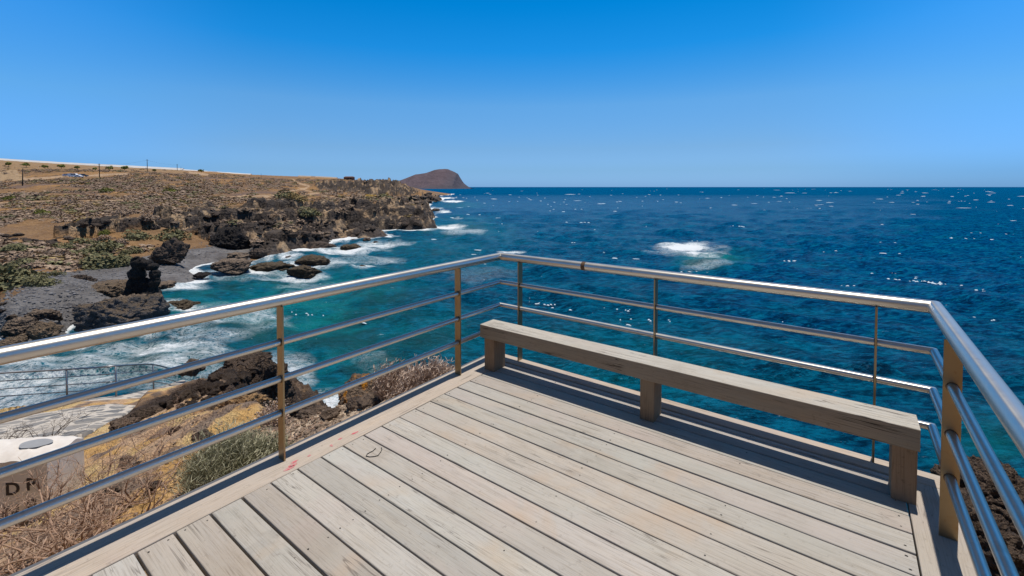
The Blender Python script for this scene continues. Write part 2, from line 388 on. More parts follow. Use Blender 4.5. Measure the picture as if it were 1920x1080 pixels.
def far_h(u, ld): return far_tps(np.c_[u*1.6, ld])

# zones seen on the coast, as map outlines (surveyed through the camera, then kept as places on the ground)
Z_GRAV = [(-300, 640), (0, 568), (40, 545), (95, 512), (150, 508), (250, 484), (330, 470), (400, 462), (470, 462), (480, 480), (440, 498), (380, 524), (330, 545), (262, 566), (240, 566), (80, 655), (-300, 700)]
Z_ROCK = [(100, 446), (130, 430), (200, 414), (300, 406), (400, 392), (470, 383), (540, 380), (600, 388), (680, 378), (760, 376), (800, 368), (840, 366), (840, 440), (640, 460), (520, 480), (460, 480), (400, 462), (370, 440), (300, 428), (200, 440), (150, 448)]
Z_ROCK2 = [(590, 345), (740, 341), (790, 362), (760, 368), (650, 363), (600, 354)]
Z_ROCK3 = [(-300, 560), (0, 575), (80, 570), (80, 700), (-300, 760)]
Z_OR = [(490, 394), (560, 392), (585, 430), (515, 436)]
Z_OR2 = [(-100, 445), (60, 448), (150, 440), (160, 500), (90, 520), (-100, 490)]
Z_YEL = [(670, 360), (720, 358), (735, 372), (690, 376)]
TRACKS = [([(-60, 384), (60, 379), (130, 376), (240, 376)], 1.4), ([(425, 371), (500, 368), (560, 366), (600, 364)], 2.2), ([(470, 378), (530, 362), (575, 353), (580, 349), (560, 344), (548, 336)], 1.7),
          ([(560, 352), (600, 366), (640, 372)], 1.2), ([(750, 372), (772, 369), (785, 366)], 1.0), ([(-60, 322), (50, 336), (150, 330), (240, 326)], 2.5), ([(355, 323), (390, 328)], 2.5)]
Z_SAND = [(-300, 316), (20, 316), (45, 328), (45, 340), (-300, 345)]
u_ = np.r_[np.linspace(-1.75, -1.2, 110)[:-1], np.linspace(-1.2, -0.085, 640)]; l_ = np.r_[np.linspace(math.log(27), math.log(150), 560), np.linspace(math.log(151), math.log(720), 190)]
UU, LL = np.meshgrid(u_, l_); U1, L1 = UU.ravel(), LL.ravel(); D1 = np.exp(L1)
H1 = far_h(U1, L1); X1 = U1*D1
P1 = np.c_[X1, D1, H1]; qx, qy = proj(P1)
w3 = np.c_[X1, D1, H1*1.5]
jx = qx+14*fbm(w3*.11, 3, 50); jy = qy+5*fbm(w3*.11, 3, 51)
rock = np.maximum.reduce([inpoly(jx, jy, z).astype(float) for z in (Z_ROCK, Z_ROCK2, Z_ROCK3)])
grav = inpoly(jx, jy, Z_GRAV).astype(float); rock = np.where(grav > 0, 0, rock)
steep = np.clip((np.gradient(H1.reshape(UU.shape), axis=0)/np.maximum(np.gradient(np.exp(LL), axis=0), .01)).ravel(), 0, 2)
land = sstep(-.2, .5, H1)
crag = rock*land*np.where(D1 > 200, 1.5, 1.0)
blk = np.round(fbm(w3*.22, 3, 3)*3)/3
dz = crag*(1.9*ridged(w3*np.array([.2, .2, .35]), 5, 9)+1.3*blk-.3)
dz += (1-rock)*(1-grav)*land*(.35*fbm(w3*.25, 4, 21))*np.clip(D1/60, .5, 2.5)
dz += grav*.10*fbm(w3*1.3, 4, 31)
dz *= np.where(D1 > 380, .35, 1.0)
Hc = H1+dz; step = 2.1+.5*fbm(w3*.02, 2, 33); kk = (Hc+1.3*fbm(w3*.09, 3, 34))/step; fr = kk-np.floor(kk)
ter = (np.floor(kk)+sstep(.50, .86, fr))*step-1.3*fbm(w3*.09, 3, 34)
tm = rock*land*sstep(.6, 2.2, H1)*np.where(D1 > 380, .3, .85)
Z1 = Hc*(1-tm)+ter*tm+crag*(.75*ridged(w3*.6, 4, 35)+.55*ridged(w3*.3, 3, 36)+.35*np.round(fbm(w3*.5, 3, 37)*4)/4)
# colours of the ground itself
def rgb(*c): return np.array(c, float)
tint = np.tile(rgb(.27, .165, .085), (len(D1), 1))
s1 = sstep(-.1, .35, fbm(w3*np.array([.04, .02, .05]), 4, 61))[:, None]; tint = tint*(1-s1)+rgb(.36, .205, .085)*s1
s2 = sstep(.05, .4, fbm(w3*np.array([.06, .03, .05])+9, 4, 71))[:, None]; tint = tint*(1-s2)+rgb(.20, .135, .10)*s2
orr = (inpoly(jx, jy, Z_OR) | inpoly(jx, jy, Z_OR2)).astype(float)[:, None]; tint = tint*(1-orr)+rgb(.36, .215, .105)*orr
yel = inpoly(jx, jy, Z_YEL).astype(float)[:, None]; tint = tint*(1-yel)+rgb(.40, .26, .055)*yel
rk = rgb(.074, .061, .053)*(1+.9*np.clip(fbm(w3*.35, 4, 81), -1, 1))[:, None]
top = sstep(.10, .42, fbm(w3*.45, 4, 83))[:, None]; rk = rk*(1-top)+rgb(.40, .285, .18)*top
tint = np.where(rock[:, None] > 0, rk, tint)
gv = rgb(.19, .182, .18)*(1+.35*fbm(w3*np.array([.5, .5, 1]), 4, 91))[:, None]
tint = np.where(grav[:, None] > 0, gv, tint)
for pts, wdt in TRACKS:
    m = sstep(wdt, wdt*.5, seg_d(qx+3*fbm(w3*.1, 2, 95), qy+.8*fbm(w3*.1, 2, 96), pts))[:, None]; tint = tint*(1-m)+rgb(.46, .32, .20)*m
m = inpoly(jx, qy+fbm(w3*.03, 2, 97)*4, Z_SAND).astype(float)[:, None]; tint = tint*(1-m)+rgb(.40, .28, .165)*m
fld = ((D1 > 335) & (qx < 345)).astype(float)[:, None]; tint = tint*(1-fld)+rgb(.33, .215, .115)*fld
P1[:, 2] = Z1
o = link('hillside', mesh_np('hillside', P1, grid_faces(len(l_), len(u_)), {'tint': tint}), M['land'], None, True); tag(o, kind='structure')
def far_ground(px, d):
    u = (px-960)/F*cp_; u = np.atleast_1d(u); l = np.log(np.atleast_1d(d)); i = np.clip(np.searchsorted(u_, u), 1, len(u_)-1); j = np.clip(np.searchsorted(l_, l), 1, len(l_)-1)
    return Z1.reshape(UU.shape)[j, i]

# ------------------------------------------------------------------ island on the horizon
ID = 3000.0
pr = np.array([(690, 351.5), (720, 350), (736, 345), (746, 339.5), (758, 335), (770, 330.5), (780, 326.5), (790, 325), (800, 323.5), (808, 321), (816, 318), (824, 316.4), (840, 316.2), (845, 318.5), (852, 321.5), (858, 325), (861, 331), (864, 336), (868, 342), (874, 347), (878, 350.3), (884, 352)])
ix = np.linspace(690, 884, 260); ih = np.interp(ix, pr[:, 0], (350.5-pr[:, 1])/F*ID+EYE)
iy = np.linspace(-520, 420, 150); IX, IY = np.meshgrid((ix-960)/F*ID, iy); ih2 = np.tile(ih, (len(iy), 1))
ww = np.c_[IX.ravel()/60, IY.ravel()/60, ih2.ravel()/90]
prof = np.where(IY < 0, 1-sstep(0, 1, np.clip(-IY/(160+1.9*ih2), 0, 1.0)), 1-sstep(0, 1, np.clip(IY/420, 0, 1)))
IZ = ih2*prof; gul = ridged(ww*np.array([1.0, .35, .2]), 4, 5).reshape(IX.shape); IZ = IZ+np.clip(IZ, 0, 40)/40*gul*9*(1-prof*.85)-3
VI = np.c_[IX.ravel(), IY.ravel()+ID, IZ.ravel()]
it = np.tile(rgb(.125, .095, .105), (len(VI), 1)); nn = fbm(ww*1.3, 4, 6)[:, None]; it *= 1+.25*nn  # purple-grey tint puts the distance haze into the rock colour
right = sstep(835, 862, 960+VI[:, 0]/ID*F+8*nn[:, 0])[:, None]; it = it*(1-right)+rgb(.10, .09, .105)*right
base = sstep(26, 8, VI[:, 2]+14*nn[:, 0])[:, None]*sstep(770, 800, 960+VI[:, 0]/ID*F)[:, None]; it = it*(1-.65*base)+rgb(.075, .072, .085)*.65*base
t = NT('island_rock'); cc = t.attr('tint'); n = t.noise(t.coord(), .03, 7, .65)
M['island'] = t.done(t.mix(t.ramp(n, [(.35, .5), (.6, 0.0)]), cc, t.mix(1.0, cc, (.7, .68, .7), 'MULTIPLY')), .95, t.bump(n, 1.0, 12), spec=.1)
o = link('island', mesh_np('island', VI, grid_faces(len(iy), len(ix)), {'tint': it}), M['island'], None, True); tag(o, kind='structure')

# ------------------------------------------------------------------ near ground: slope beside and below the deck
AX = np.array([-.8015, .598]); BX = np.array([.598, .8015])       # a: along the boards to the left, b: along the side rails
def ab(a, b): return AX*a+BX*b
DZ = EYE-1.7                                                      # top of the deck
NEAR = []
def nd(px, py, d):
    p = at_d(px, py, d); NEAR.append((p[0], p[1], p[2]))
def nab(a, b, z):
    p = ab(a, b); NEAR.append((p[0], p[1], z))
for b in (-3, -1.2, .3, 1.3, 2.2): nab(3.05, b, DZ-.50)
nab(3.05, 3.1, DZ-.55); nab(2.95, 3.9, DZ-1.2)
for a in (-3, -1, 1, 2.2):
    for b, z in ((-3, DZ-.55), (0, DZ-.7), (1.6, DZ-.9), (3.2, DZ-2.2)): nab(a, b, z)
for a in (-3, -1, 1, 3): nab(a, 4.6, 4.5); nab(a, 6.5, -1.0); nab(a, 11, -3)
for a in [(560, 850, 3.75), (650, 790, 4.6), (600, 792, 5.4), (705, 765, 5.2), (760, 742, 4.7), (540, 800, 5.2), (440, 800, 6.0), (480, 755, 7.0), (440, 770, 7.6), (380, 790, 7.2), (400, 715, 13), (350, 750, 11.5), (450, 705, 13.5), (520, 720, 12.0), (500, 770, 9.0),
          (300, 790, 8.2), (300, 840, 6.2), (250, 900, 4.8), (350, 940, 3.95), (220, 970, 4.0), (100, 1010, 4.0), (150, 950, 5.1), (60, 985, 5.5), (-100, 1000, 5.5), (-200, 1080, 4.2), (20, 1100, 3.2),
          (215, 816, 9.4), (255, 798, 10.3), (305, 762, 12.8), (150, 840, 8.4), (160, 800, 10.5), (30, 812, 10), (218, 745, 14.8), (126, 755, 14.4), (310, 724, 18.4), (250, 764, 12.8), (0, 795, 12), (-100, 800, 11.5), (-250, 840, 10), (0, 775, 13.4),
          (560, 800, 5.9)]:
    nd(*a)
for x, y, z in [(-3.0, 7.6, 4.5), (-2.4, 9, 0.5), (-4.2, 9.0, 4.6), (-3.2, 11, -.5), (-5.6, 12.5, 4.3), (-4.4, 14.2, -.2), (-6.5, 16, 2.6), (-7, 19, .2), (-10.5, 19.5, 2.4), (-12, 20.0, -.5), (-13.5, 17.8, -.3), (-12.3, 16.5, 2.4), (-16, 16.2, 0), (-15.5, 14.8, 2.6), (-19, 12.0, 1.5), (-20, 16, -3), (-18, 18.5, -3), (-20, 20, -3), (-14.5, 19.5, -3),
                (-2.4, 6.7, 5.6), (-1.7, 6.2, 5.6), (-1.1, 5.8, 5.8), (-10, 23, -2), (-4, 18, -2.5), (0, 14, -3), (4.5, 3.2, 7.2), (6, 5, 4), (5.5, 8, -1.5), (9, 3, 3), (10, 8, -3), (5, 0, 8.4), (9, -3, 8), (-8, 0, 8.6), (-14, 2, 8.2), (-18, 6, 7.4), (-20, 0, 8.6), (-8, -4, 9), (-1.7, 7.0, -1), (-18, 22, -3)]:
    NEAR.append((x, y, z))
NEAR = np.array(NEAR); near_tps = TPS(NEAR[:, :2]/6, NEAR[:, 2], 1e-3)
PATH_F = [(-220, 800, 12.3), (-100, 789, 12.6), (0, 776, 13.2), (70, 764, 13.9), (130, 752, 14.7), (180, 746, 15.0), (218, 742, 15.2), (255, 735, 16.2), (292, 727, 18.2), (345, 712, 20.5)]
PATH_N = [(-260, 870, 8.6), (-130, 862, 8.6), (-30, 855, 8.7), (40, 845, 8.8), (100, 830, 9.0), (150, 815, 9.6), (200, 795, 10.8), (245, 770, 12.6), (300, 742, 15.6), (350, 718, 19.5)]
pf = np.array([at_d(*a) for a in PATH_F]); pn = np.array([at_d(*a) for a in PATH_N])
path_poly = [(p[0], p[1]) for p in pf]+[(p[0], p[1]) for p in pn[::-1]]
gx = np.arange(-20, 9.5, .06); gy = np.arange(-4, 22.5, .06); GX, GY = np.meshgrid(gx, gy)
XY = np.c_[GX.ravel(), GY.ravel()]; H2 = near_tps(XY/6)
H2 = np.clip(H2, -4, 9.0)
ga = XY@AX; gb = XY@BX
under = (ga > -.6) & (ga < 3.0) & (gb < 3.7); H2 = np.where(under, np.minimum(H2, DZ-.42), H2)
onp = inpoly(XY[:, 0], XY[:, 1], path_poly)
w2 = np.c_[XY, H2]
qx, qy = proj(w2)
rkm = sstep(.2, -.6, near_tps(XY/6)-(7.2-.35*np.maximum(XY[:, 1]-3, 0)))*0
dist_r = np.minimum.reduce([np.hypot((XY[:, 0]-x)/rx, (XY[:, 1]-y)/ry) for x, y, rx, ry in ((-8.2, 13.6, 2.8, 3.0), (-6.6, 13.0, 2.0, 3.2), (-4.6, 8.8, 1.2, 1.4), (-9.5, 12.2, 1.6, 1.4), (-3.4, 7.6, 1.2, .9), (-13.5, 17, 4, 1.6), (6, 5, 3, 4), (-5.5, 10.5, 1.4, 1.6))])
rkm = sstep(1.15, .8, dist_r+.3*fbm(w2*.9, 4, 7)); drop = sstep(4.5, 2.0, H2); rkm = np.maximum(rkm, drop)
onf = onp.astype(float)
dz = rkm*(.45*ridged(w2*np.array([1.3, 1.3, 1.6]), 5, 14)+.40*np.round(fbm(w2*1.3, 3, 15)*4)/4+.12*ridged(w2*4, 3, 19)-.22)
dz += (1-rkm)*(.16*fbm(w2*1.2, 5, 16)+.07*ridged(w2*3.3, 4, 17))
dz = np.where(under | ((np.abs(ga-3.1) < .25) & (gb < 3.4)), dz*.3-.03, dz)
edge_p = seg_d(XY[:, 0], XY[:, 1], path_poly+[path_poly[0]])
H2b = np.where(onp, H2-.22, H2+dz*np.where(onp, 0, np.clip(edge_p/1.6, .05, 1)))
tn = np.tile(rgb(.50, .295, .14), (len(XY), 1))
q = sstep(-.15, .25, fbm(w2*.8, 4, 41))[:, None]; tn = tn*(1-q)+rgb(.36, .245, .155)*q
q = sstep(.12, .35, fbm(w2*1.4+5, 4, 42))[:, None]; tn = tn*(1-q)+rgb(.42, .25, .095)*q
pinkish = sstep(1.2, .4, np.hypot((XY[:, 0]+1.9)/1.6, (XY[:, 1]-4.9)/1.3))[:, None]; tn = tn*(1-pinkish)+rgb(.44, .315, .225)*pinkish
q = sstep(.1, .3, fbm(w2*2.6+2, 4, 43))[:, None]; tn = tn*(1-q)+rgb(.17, .125, .095)*q
rr = rgb(.085, .062, .050)*(1+.7*fbm(w2*1.6, 4, 44))[:, None]; q = sstep(.1, .5, fbm(w2*.9, 3, 45))[:, None]; rr = rr*(1-q)+rgb(.17, .12, .085)*q
tn = tn*(1-rkm[:, None])+rr*rkm[:, None]
tn = np.clip(tn*(1+.95*(1-rkm[:, None])), 0, .8)
VG = np.c_[XY, H2b]
o = link('ground', mesh_np('ground', VG, grid_faces(len(gy), len(gx)), {'tint': tn}), M['ground'], None, True); tag(o, kind='structure')
GZ = H2b.reshape(GX.shape)
def near_ground(x, y):
    i = np.clip(np.round((np.atleast_1d(x)+20)/.06).astype(int), 0, len(gx)-1); j = np.clip(np.round((np.atleast_1d(y)+4)/.06).astype(int), 0, len(gy)-1)
    return GZ[j, i]

# stone path
def mat_path():
    t = NT('stone_path'); co = t.coord(); wv = t.n('ShaderNodeVectorMath', operation='ADD'); t.l(co, wv.inputs[0])
    nz = t.noise(co, 2.2, 3, .5, 0, True); sc = t.n('ShaderNodeVectorMath', operation='SCALE'); t.l(nz, sc.inputs[0]); sc.inputs['Scale'].default_value = .35; t.l(sc.outputs[0], wv.inputs[1])
    e = t.voro(wv.outputs[0], 1.7, 'DISTANCE_TO_EDGE'); cid = t.voro(wv.outputs[0], 1.7, 'F1', 'Color'); r = t.sep(cid)
    n = t.noise(co, 9, 7, .7); n2 = t.noise(co, 1.1, 4, .6)
    mort = t.mix(t.ramp(n, [(.3, 0.0), (.7, 1.0)]), (.42, .37, .31), (.58, .52, .45))
    st = t.mix(r[0], (.15, .15, .15), (.32, .29, .26))
    th = t.math('MULTIPLY_ADD', r[1], .10, .045)
    f = t.ramp(t.math('SUBTRACT', e, th), [(.0, 0.0), (.035, 1.0)])
    c = t.mix(f, mort, st); c = t.mix(t.ramp(n2, [(.52, 0.0), (.75, .45)]), c, (.40, .345, .285))
    c = t.mix(t.ramp(n, [(.25, .5), (.45, 0.0)]), c, t.mix(1.0, c, (.6, .58, .55), 'MULTIPLY'))
    return t.done(c, .9, t.bump(t.math('ADD', n, t.math('MULTIPLY', f, .8)), .7, .03), spec=.2)
M['path'] = mat_path()
NS = 60; NW = 14; ti = np.linspace(0, len(pf)-1, NS)
fpt = np.c_[[np.interp(ti, range(len(pf)), pf[:, k]) for k in range(3)]].T; npt = np.c_[[np.interp(ti, range(len(pn)), pn[:, k]) for k in range(3)]].T
rows = [fpt+np.array([0, .0, -.5])]+[fpt*(1-s)+npt*s for s in np.linspace(0, 1, NW)]+[npt+np.array([0, 0, -.3])]
VP = np.array(rows); VP[1:-1, :, 2] += .025*fbm(VP[1:-1].reshape(-1, 3)*1.5, 3, 3).reshape(VP[1:-1].shape[:2])
o = link('path', mesh_np('path', VP.reshape(-1, 3), grid_faces(NW+2, NS)[:, ::-1]), M['path'], None, True); tag(o, kind='structure')

# unseen hill added behind the deck, landward, to block the low sky
hx = np.linspace(-60, 60, 160); hy = np.linspace(-3.7, -60, 110); HX, HY = np.meshgrid(hx, hy); q = np.c_[HX.ravel(), HY.ravel(), np.zeros(HX.size)]
hz = 8.2+.62*np.maximum(-HY.ravel()-5.5, 0)*(1-.25*sstep(20, 60, -HY.ravel()))+.5*fbm(q*.35, 5, 121)-.25*np.clip(HX.ravel()-4, 0, 40)
ht = np.tile(rgb(.22, .15, .09), (len(hz), 1)); s1 = sstep(0, .3, fbm(q*.4, 4, 122))[:, None]; ht = ht*(1-s1)+rgb(.13, .09, .065)*s1
o = link('hill', mesh_np('hill', np.c_[q[:, :2], hz], grid_faces(len(hy), len(hx))[:, ::-1], {'tint': ht}), M['land'], None, True); tag(o, kind='structure')
# ------------------------------------------------------------------ sea
rows_py = np.r_[np.arange(1240, 372, -1.9), 350.5+21*np.exp(-np.linspace(0, 5.2, 60))]
su = np.r_[np.linspace(-2.6, -1.25, 110)[:-1], np.linspace(-1.25, 1.25, 880), np.linspace(1.25, 2.6, 110)[1:]]
sd = EYE*F/(rows_py-350.5)
SU, SD = np.meshgrid(su, sd); SX = (SU*SD).ravel(); SY = SD.ravel()
gap = np.abs(np.gradient(sd)); GAP = np.repeat(gap, len(su)); GAPX = np.maximum(GAP*.6, .0028*SY)
sz = np.zeros(len(SX)); wr = np.random.default_rng(3)
for k in range(34):
    lam = 1.6*(22/1.6)**(k/33.0)*wr.uniform(.9, 1.1); th = R(232)+wr.normal(0, .5); amp = .0115*lam**.82
    ph = (SX*math.cos(th)+SY*math.sin(th))*2*math.pi/lam+wr.uniform(0, 6.28); fade = sstep(.55, .28, GAPX/lam)
    s = np.sin(ph); sz += amp*fade*(np.exp(1.1*(s-1))*2-.75)
sn = np.c_[SX, SY, np.zeros(len(SX))]
spx, spy = 960+F*SX/SY, 350.5+EYE*F/SY
lmask = (SU.ravel() < .15) & (SY > 20) & (SY < 720)
depth_far = np.full(len(SX), -8.0); depth_far[lmask] = far_h(SU.ravel()[lmask], np.log(SY[lmask]))
nmask = (SX > -20) & (SX < 9) & (SY < 22.4); dn = np.full(len(SX), -8.0); dn[nmask] = near_tps(np.c_[SX, SY][nmask]/6)
depth = np.maximum(depth_far, dn)
nz1 = fbm(sn*np.array([.10, .10, 1]), 4, 111); nz2 = fbm(sn*np.array([.45, .45, 1]), 4, 112); nz3 = fbm(sn*np.array([.03, .05, 1]), 3, 113)
FO = [(110, 728, 280, 46, .62), (70, 690, 150, 22, .95), (40, 765, 200, 35, .5), (420, 610, 150, 40, .42), (520, 690, 90, 40, .4), (1288, 470, 90, 18, .5), (900, 520, 160, 30, .2),
      (498, 510, 62, 10, .85), (572, 500, 56, 10, .9), (566, 521, 56, 11, .85), (420, 518, 70, 10, .8), (325, 590, 56, 9, .85), (275, 640, 30, 8, .9), (330, 642, 30, 8, .9), (676, 506, 30, 8, .8), (540, 489, 30, 6, .8), (255, 606, 60, 10, .8),
      (300, 665, 190, 26, .95), (250, 700, 220, 30, .75), (380, 640, 120, 22, .8), (90, 720, 150, 40, .5), (330, 545, 75, 18, .85), (290, 585, 70, 12, .9), (440, 600, 120, 30, .45), (560, 545, 90, 24, .3), (420, 525, 80, 6, .45),
      (625, 760, 70, 32, .85), (560, 715, 40, 30, .7), (725, 735, 26, 20, .95), (700, 690, 70, 30, .4), (640, 470, 100, 10, .85), (560, 462, 70, 5, .8), (700, 462, 70, 8, .85), (490, 482, 60, 6, .7), (600, 500, 90, 16, .65), (690, 490, 90, 10, .4), (480, 525, 60, 8, .5),
      (700, 433, 110, 4, 1.0), (780, 431, 60, 5, 1.0), (845, 427, 40, 5, .95), (870, 436, 60, 9, .45), (850, 377.5, 34, 2.2, 1.0), (835, 371, 28, 1.6, 1.0), (812, 392, 24, 4, .9), (830, 399, 20, 4, .9), (855, 410, 14, 2.5, .8),
      (1288, 466, 62, 9, 1.0), (1320, 478, 58, 12, .8), (1330, 500, 66, 16, .35), (965, 474, 30, 3, .95), (1250, 462, 24, 5, .9), (880, 372, 40, 2, .2), (800, 520, 130, 20, .18), (1000, 560, 220, 60, .10)]
foam = np.zeros(len(SX))
for cx, cy, rx, ry, st in FO:
    d = np.hypot((spx-cx+10*nz1)/rx, (spy-cy)/ry); foam = np.maximum(foam, st*sstep(1.25, .25, d+.35*nz2))
foam = foam*np.clip(.90+.95*fbm(sn*np.array([.22, .3, 1]), 4, 115), .2, 1.05)
foam = np.maximum(foam, .95*sstep(-.75, .0, depth+.5*nz2)*(SY < 800))
shal = np.zeros(len(SX))
for cx, cy, rx, ry, st in [(560, 600, 340, 130, .9), (640, 560, 220, 70, .7), (300, 690, 350, 80, .5), (650, 680, 220, 120, .75), (1335, 494, 90, 26, 1.0), (780, 640, 220, 100, .5), (620, 510, 200, 40, .5), (860, 430, 130, 30, .5), (780, 480, 260, 50, .35), (400, 555, 160, 30, .4), (860, 385, 60, 12, .4), (1150, 680, 420, 130, .22), (1880, 860, 160, 110, .45)]:
    d = np.hypot((spx-cx)/rx, (spy-cy)/ry); shal = np.maximum(shal, st*sstep(1.15, .1, d+.45*nz1))
teal = np.clip(sstep(1800, 500, spx+200*nz3)*sstep(365, 470, spy)*.8+sstep(470, 760, spy)*.7, 0, 1)
reef = sstep(.0, .35, nz2*.7+nz1*.8)*sstep(.15, .5, shal)
zf = np.where(SY < 25, .5, 1.0)
sz *= zf*np.clip(1-.5*sstep(.5, 1, foam), .3, 1); sz += sstep(.55, 1.0, foam)*.18*np.clip(nz2+.3, 0, 1)
VS = np.c_[SX, SY, sz]
sc_ = np.c_[foam, shal, teal, reef]
t = NT('sea_water'); co = t.coord(); at = t.n('ShaderNodeAttribute'); at.attribute_name = 'sea'; s_ = t.sep(at.outputs['Color']); reef_ = at.outputs['Alpha']
deep = (.000, .080, .235); tealc = (.001, .080, .135); turq = (.006, .19, .20)
big = t.noise(t.mapping(co, (.5, 1, 1)), .05, 5, .6); patch = t.noise(co, .35, 5, .6, .4)
c = t.mix(s_[2], deep, tealc)
c = t.mix(t.ramp(big, [(.35, .55), (.65, 0.0)]), c, t.mix(1.0, c, (.55, .68, .78), 'MULTIPLY'))
wv_ = []
for sc3, amt, wd_ in ((.16, .82, .14), (.8, .50, .09), (2.6, .50, .10)):
    w_n = t.noise(t.mapping(co, (.65, 1.5, 1), (0, 0, 0), (0, 0, R(-32))), sc3, 4, .60, .35); wv_.append(w_n)
    c = t.mix(t.ramp(w_n, [(.5-wd_, 1.0), (.5, 0.0)]), c, t.mix(1.0, c, (amt, amt+.04, amt+.08), 'MULTIPLY'))
    c = t.mix(t.ramp(w_n, [(.52, 0.0), (.52+wd_, .55)]), c, (.002, .155, .27))
sh = t.math('MULTIPLY', s_[1], t.ramp(patch, [(.3, .25), (.62, 1.0)]))
c = t.mix(sh, c, turq)
c = t.mix(t.math('MULTIPLY', reef_, .55), c, (.012, .060, .055))
st1 = t.noise(t.mapping(co, (1.0, 2.2, 1), (0, 0, 0), (0, 0, R(20))), .55, 10, .68, 1.2); st2 = t.noise(co, 2.6, 8, .7, .8)
fl = t.math('ADD', t.math('MULTIPLY', st1, .65), t.math('MULTIPLY', st2, .35))
thr = t.math('SUBTRACT', .69, t.math('MULTIPLY', s_[0], .41))
ff = t.math('MULTIPLY', t.math('SUBTRACT', fl, thr), 7.5, clamp=True)
fleck = t.noise(t.mapping(co, (.8, 1.6, 1), (0, 0, 0), (0, 0, R(-25))), 1.8, 8, .70, .6)
ff2 = t.math('MULTIPLY', t.math('SUBTRACT', fleck, .66), 14.0, clamp=True)
ff2 = t.math('MULTIPLY', ff2, t.math('MULTIPLY', s_[2], .7))
lc = t.noise(co, .9, 7, .6, 1.4); lr = t.math('SUBTRACT', 1.0, t.math('MULTIPLY', t.math('ABSOLUTE', t.math('SUBTRACT', lc, .5)), 14.0), clamp=True)
lc2 = t.noise(co, 2.4, 5, .6, 1.2); lr2 = t.math('SUBTRACT', 1.0, t.math('MULTIPLY', t.math('ABSOLUTE', t.math('SUBTRACT', lc2, .5)), 11.0), clamp=True)
lf = t.math('MULTIPLY', t.math('MAXIMUM', lr, t.math('MULTIPLY', lr2, .8)), t.ramp(s_[0], [(.15, 0.0), (.6, .95)]))
ff = t.math('MAXIMUM', t.math('MAXIMUM', ff, ff2), lf)
soft = t.math('MULTIPLY', t.math('SUBTRACT', fl, t.math('SUBTRACT', thr, .12)), 3.0, clamp=True)
c = t.mix(t.math('MULTIPLY', soft, t.math('MULTIPLY', s_[0], .6)), c, (.02, .30, .36))
c = t.mix(ff, c, (.86, .89, .90))
b1 = t.noise(t.mapping(co, (.7, 1.3, 1), (0, 0, 0), (0, 0, R(-38))), .55, 8, .62, .3); b2 = t.noise(t.mapping(co, (1, 1.6, 1), (0, 0, 0), (0, 0, R(-30))), 3.0, 6, .6, .4)
nm = t.bump(t.math('ADD', b1, t.math('MULTIPLY', b2, .30)), 1.0, 1.1)
M['sea'] = t.done(c, t.math('MULTIPLY_ADD', ff, .6, .16), nm, spec=t.math('MULTIPLY', s_[2], .06))
t.b.inputs['IOR'].default_value = 1.33
o = link('sea', mesh_np('sea', VS, grid_faces(len(rows_py), len(su)), {'sea': sc_}), M['sea'], None, True); tag(o, kind='structure')

# breaking crests far out: one uncountable scatter of low white ridges
wr = np.random.default_rng(11); Vw = []; Fw = []
def crest(x, y, L, W, H, ang):
    n = 12; b = len(Vw); ca, sa = math.cos(ang), math.sin(ang); rj = wr.uniform(.5, 1.25, n)
    for k in range(n):
        a = 2*math.pi*k/n; lx = L*math.cos(a)*rj[k]; ly = W*math.sin(a)*rj[k]
        Vw.append((x+lx*ca-ly*sa, y+lx*sa+ly*ca, -.05))
    for k, hh in ((-.5, .7), (0, 1.0), (.45, .75)):
        lx = L*k; Vw.append((x+lx*ca, y+lx*sa, H*hh*wr.uniform(.7, 1.2)))
    for k in range(n):
        a = 2*math.pi*(k+.5)/n; m = n+(2 if math.cos(a) > .45 else 0 if math.cos(a) < -.45 else 1); Fw.append((b+k, b+(k+1) % n, b+m))
    for k in (0, 1):
        kk = 3 if k == 0 else 9
    Fw.append((b+n, b+n+1, b+3 if False else b+4)); Fw.append((b+n+1, b+n, b+8)); Fw.append((b+n+1, b+n+2, b+2)) ; Fw.append((b+n+2, b+n+1, b+10))
cnt = 0
while cnt < 520:
    py = 352.5+wr.exponential(75); px = wr.uniform(-100, 2050)
    if py > 640: continue
    d = EYE*F/(py-350.5); x = (px-960)/F*d
    if px < 900 and d < 800 and (far_h(np.array([x/d]), np.array([math.log(d)]))[0] > -2.0): continue
    if px < 885 and py < 365: continue
    L = (.25+wr.exponential(.45))*min(6.0, .008*d+.10)*wr.choice([.5, .8, 1.0, 1.6], p=[.45, .3, .2, .05]); hgt = min(.6, .012+.0007*d)*wr.uniform(.4, 1.0)
    crest(x, d, L, L*.22, hgt, R(-20)+wr.normal(0, .25)); cnt += 1
for k in range(120):       # torn foam on the nearer chop
    py = wr.uniform(410, 860); py = 410+(py-410)*.44; px = wr.uniform(520, 1930); d = EYE*F/(py-350.5); x = (px-960)/F*d
    if px < 900 and (far_h(np.array([x/d]), np.array([math.log(d)]))[0] > -1.5 or (d < 22 and near_tps(np.array([[x, d]])/6)[0] > -1)): continue
    sp_r = .010*d+.25; n_ = wr.integers(3, 12); dr = R(-18)+wr.normal(0, .2)
    for q in range(n_):
        tt = wr.normal(0, 1); cx = x+math.cos(dr)*tt*sp_r*2+wr.normal(0, sp_r*.3); cy = d+math.sin(dr)*tt*sp_r*2+wr.normal(0, sp_r*.5)
        crest(cx, cy, wr.uniform(.0010, .0040)*d+.015, .0010*d+.012, .03+.0006*d*wr.uniform(.3, 1), dr+wr.normal(0, .25)); 
t = NT('white_foam'); n = t.noise(t.coord(), 1.5, 6, .7); M['foam'] = t.done(t.mix(n, (.30, .45, .55), (.75, .82, .86)), .7)
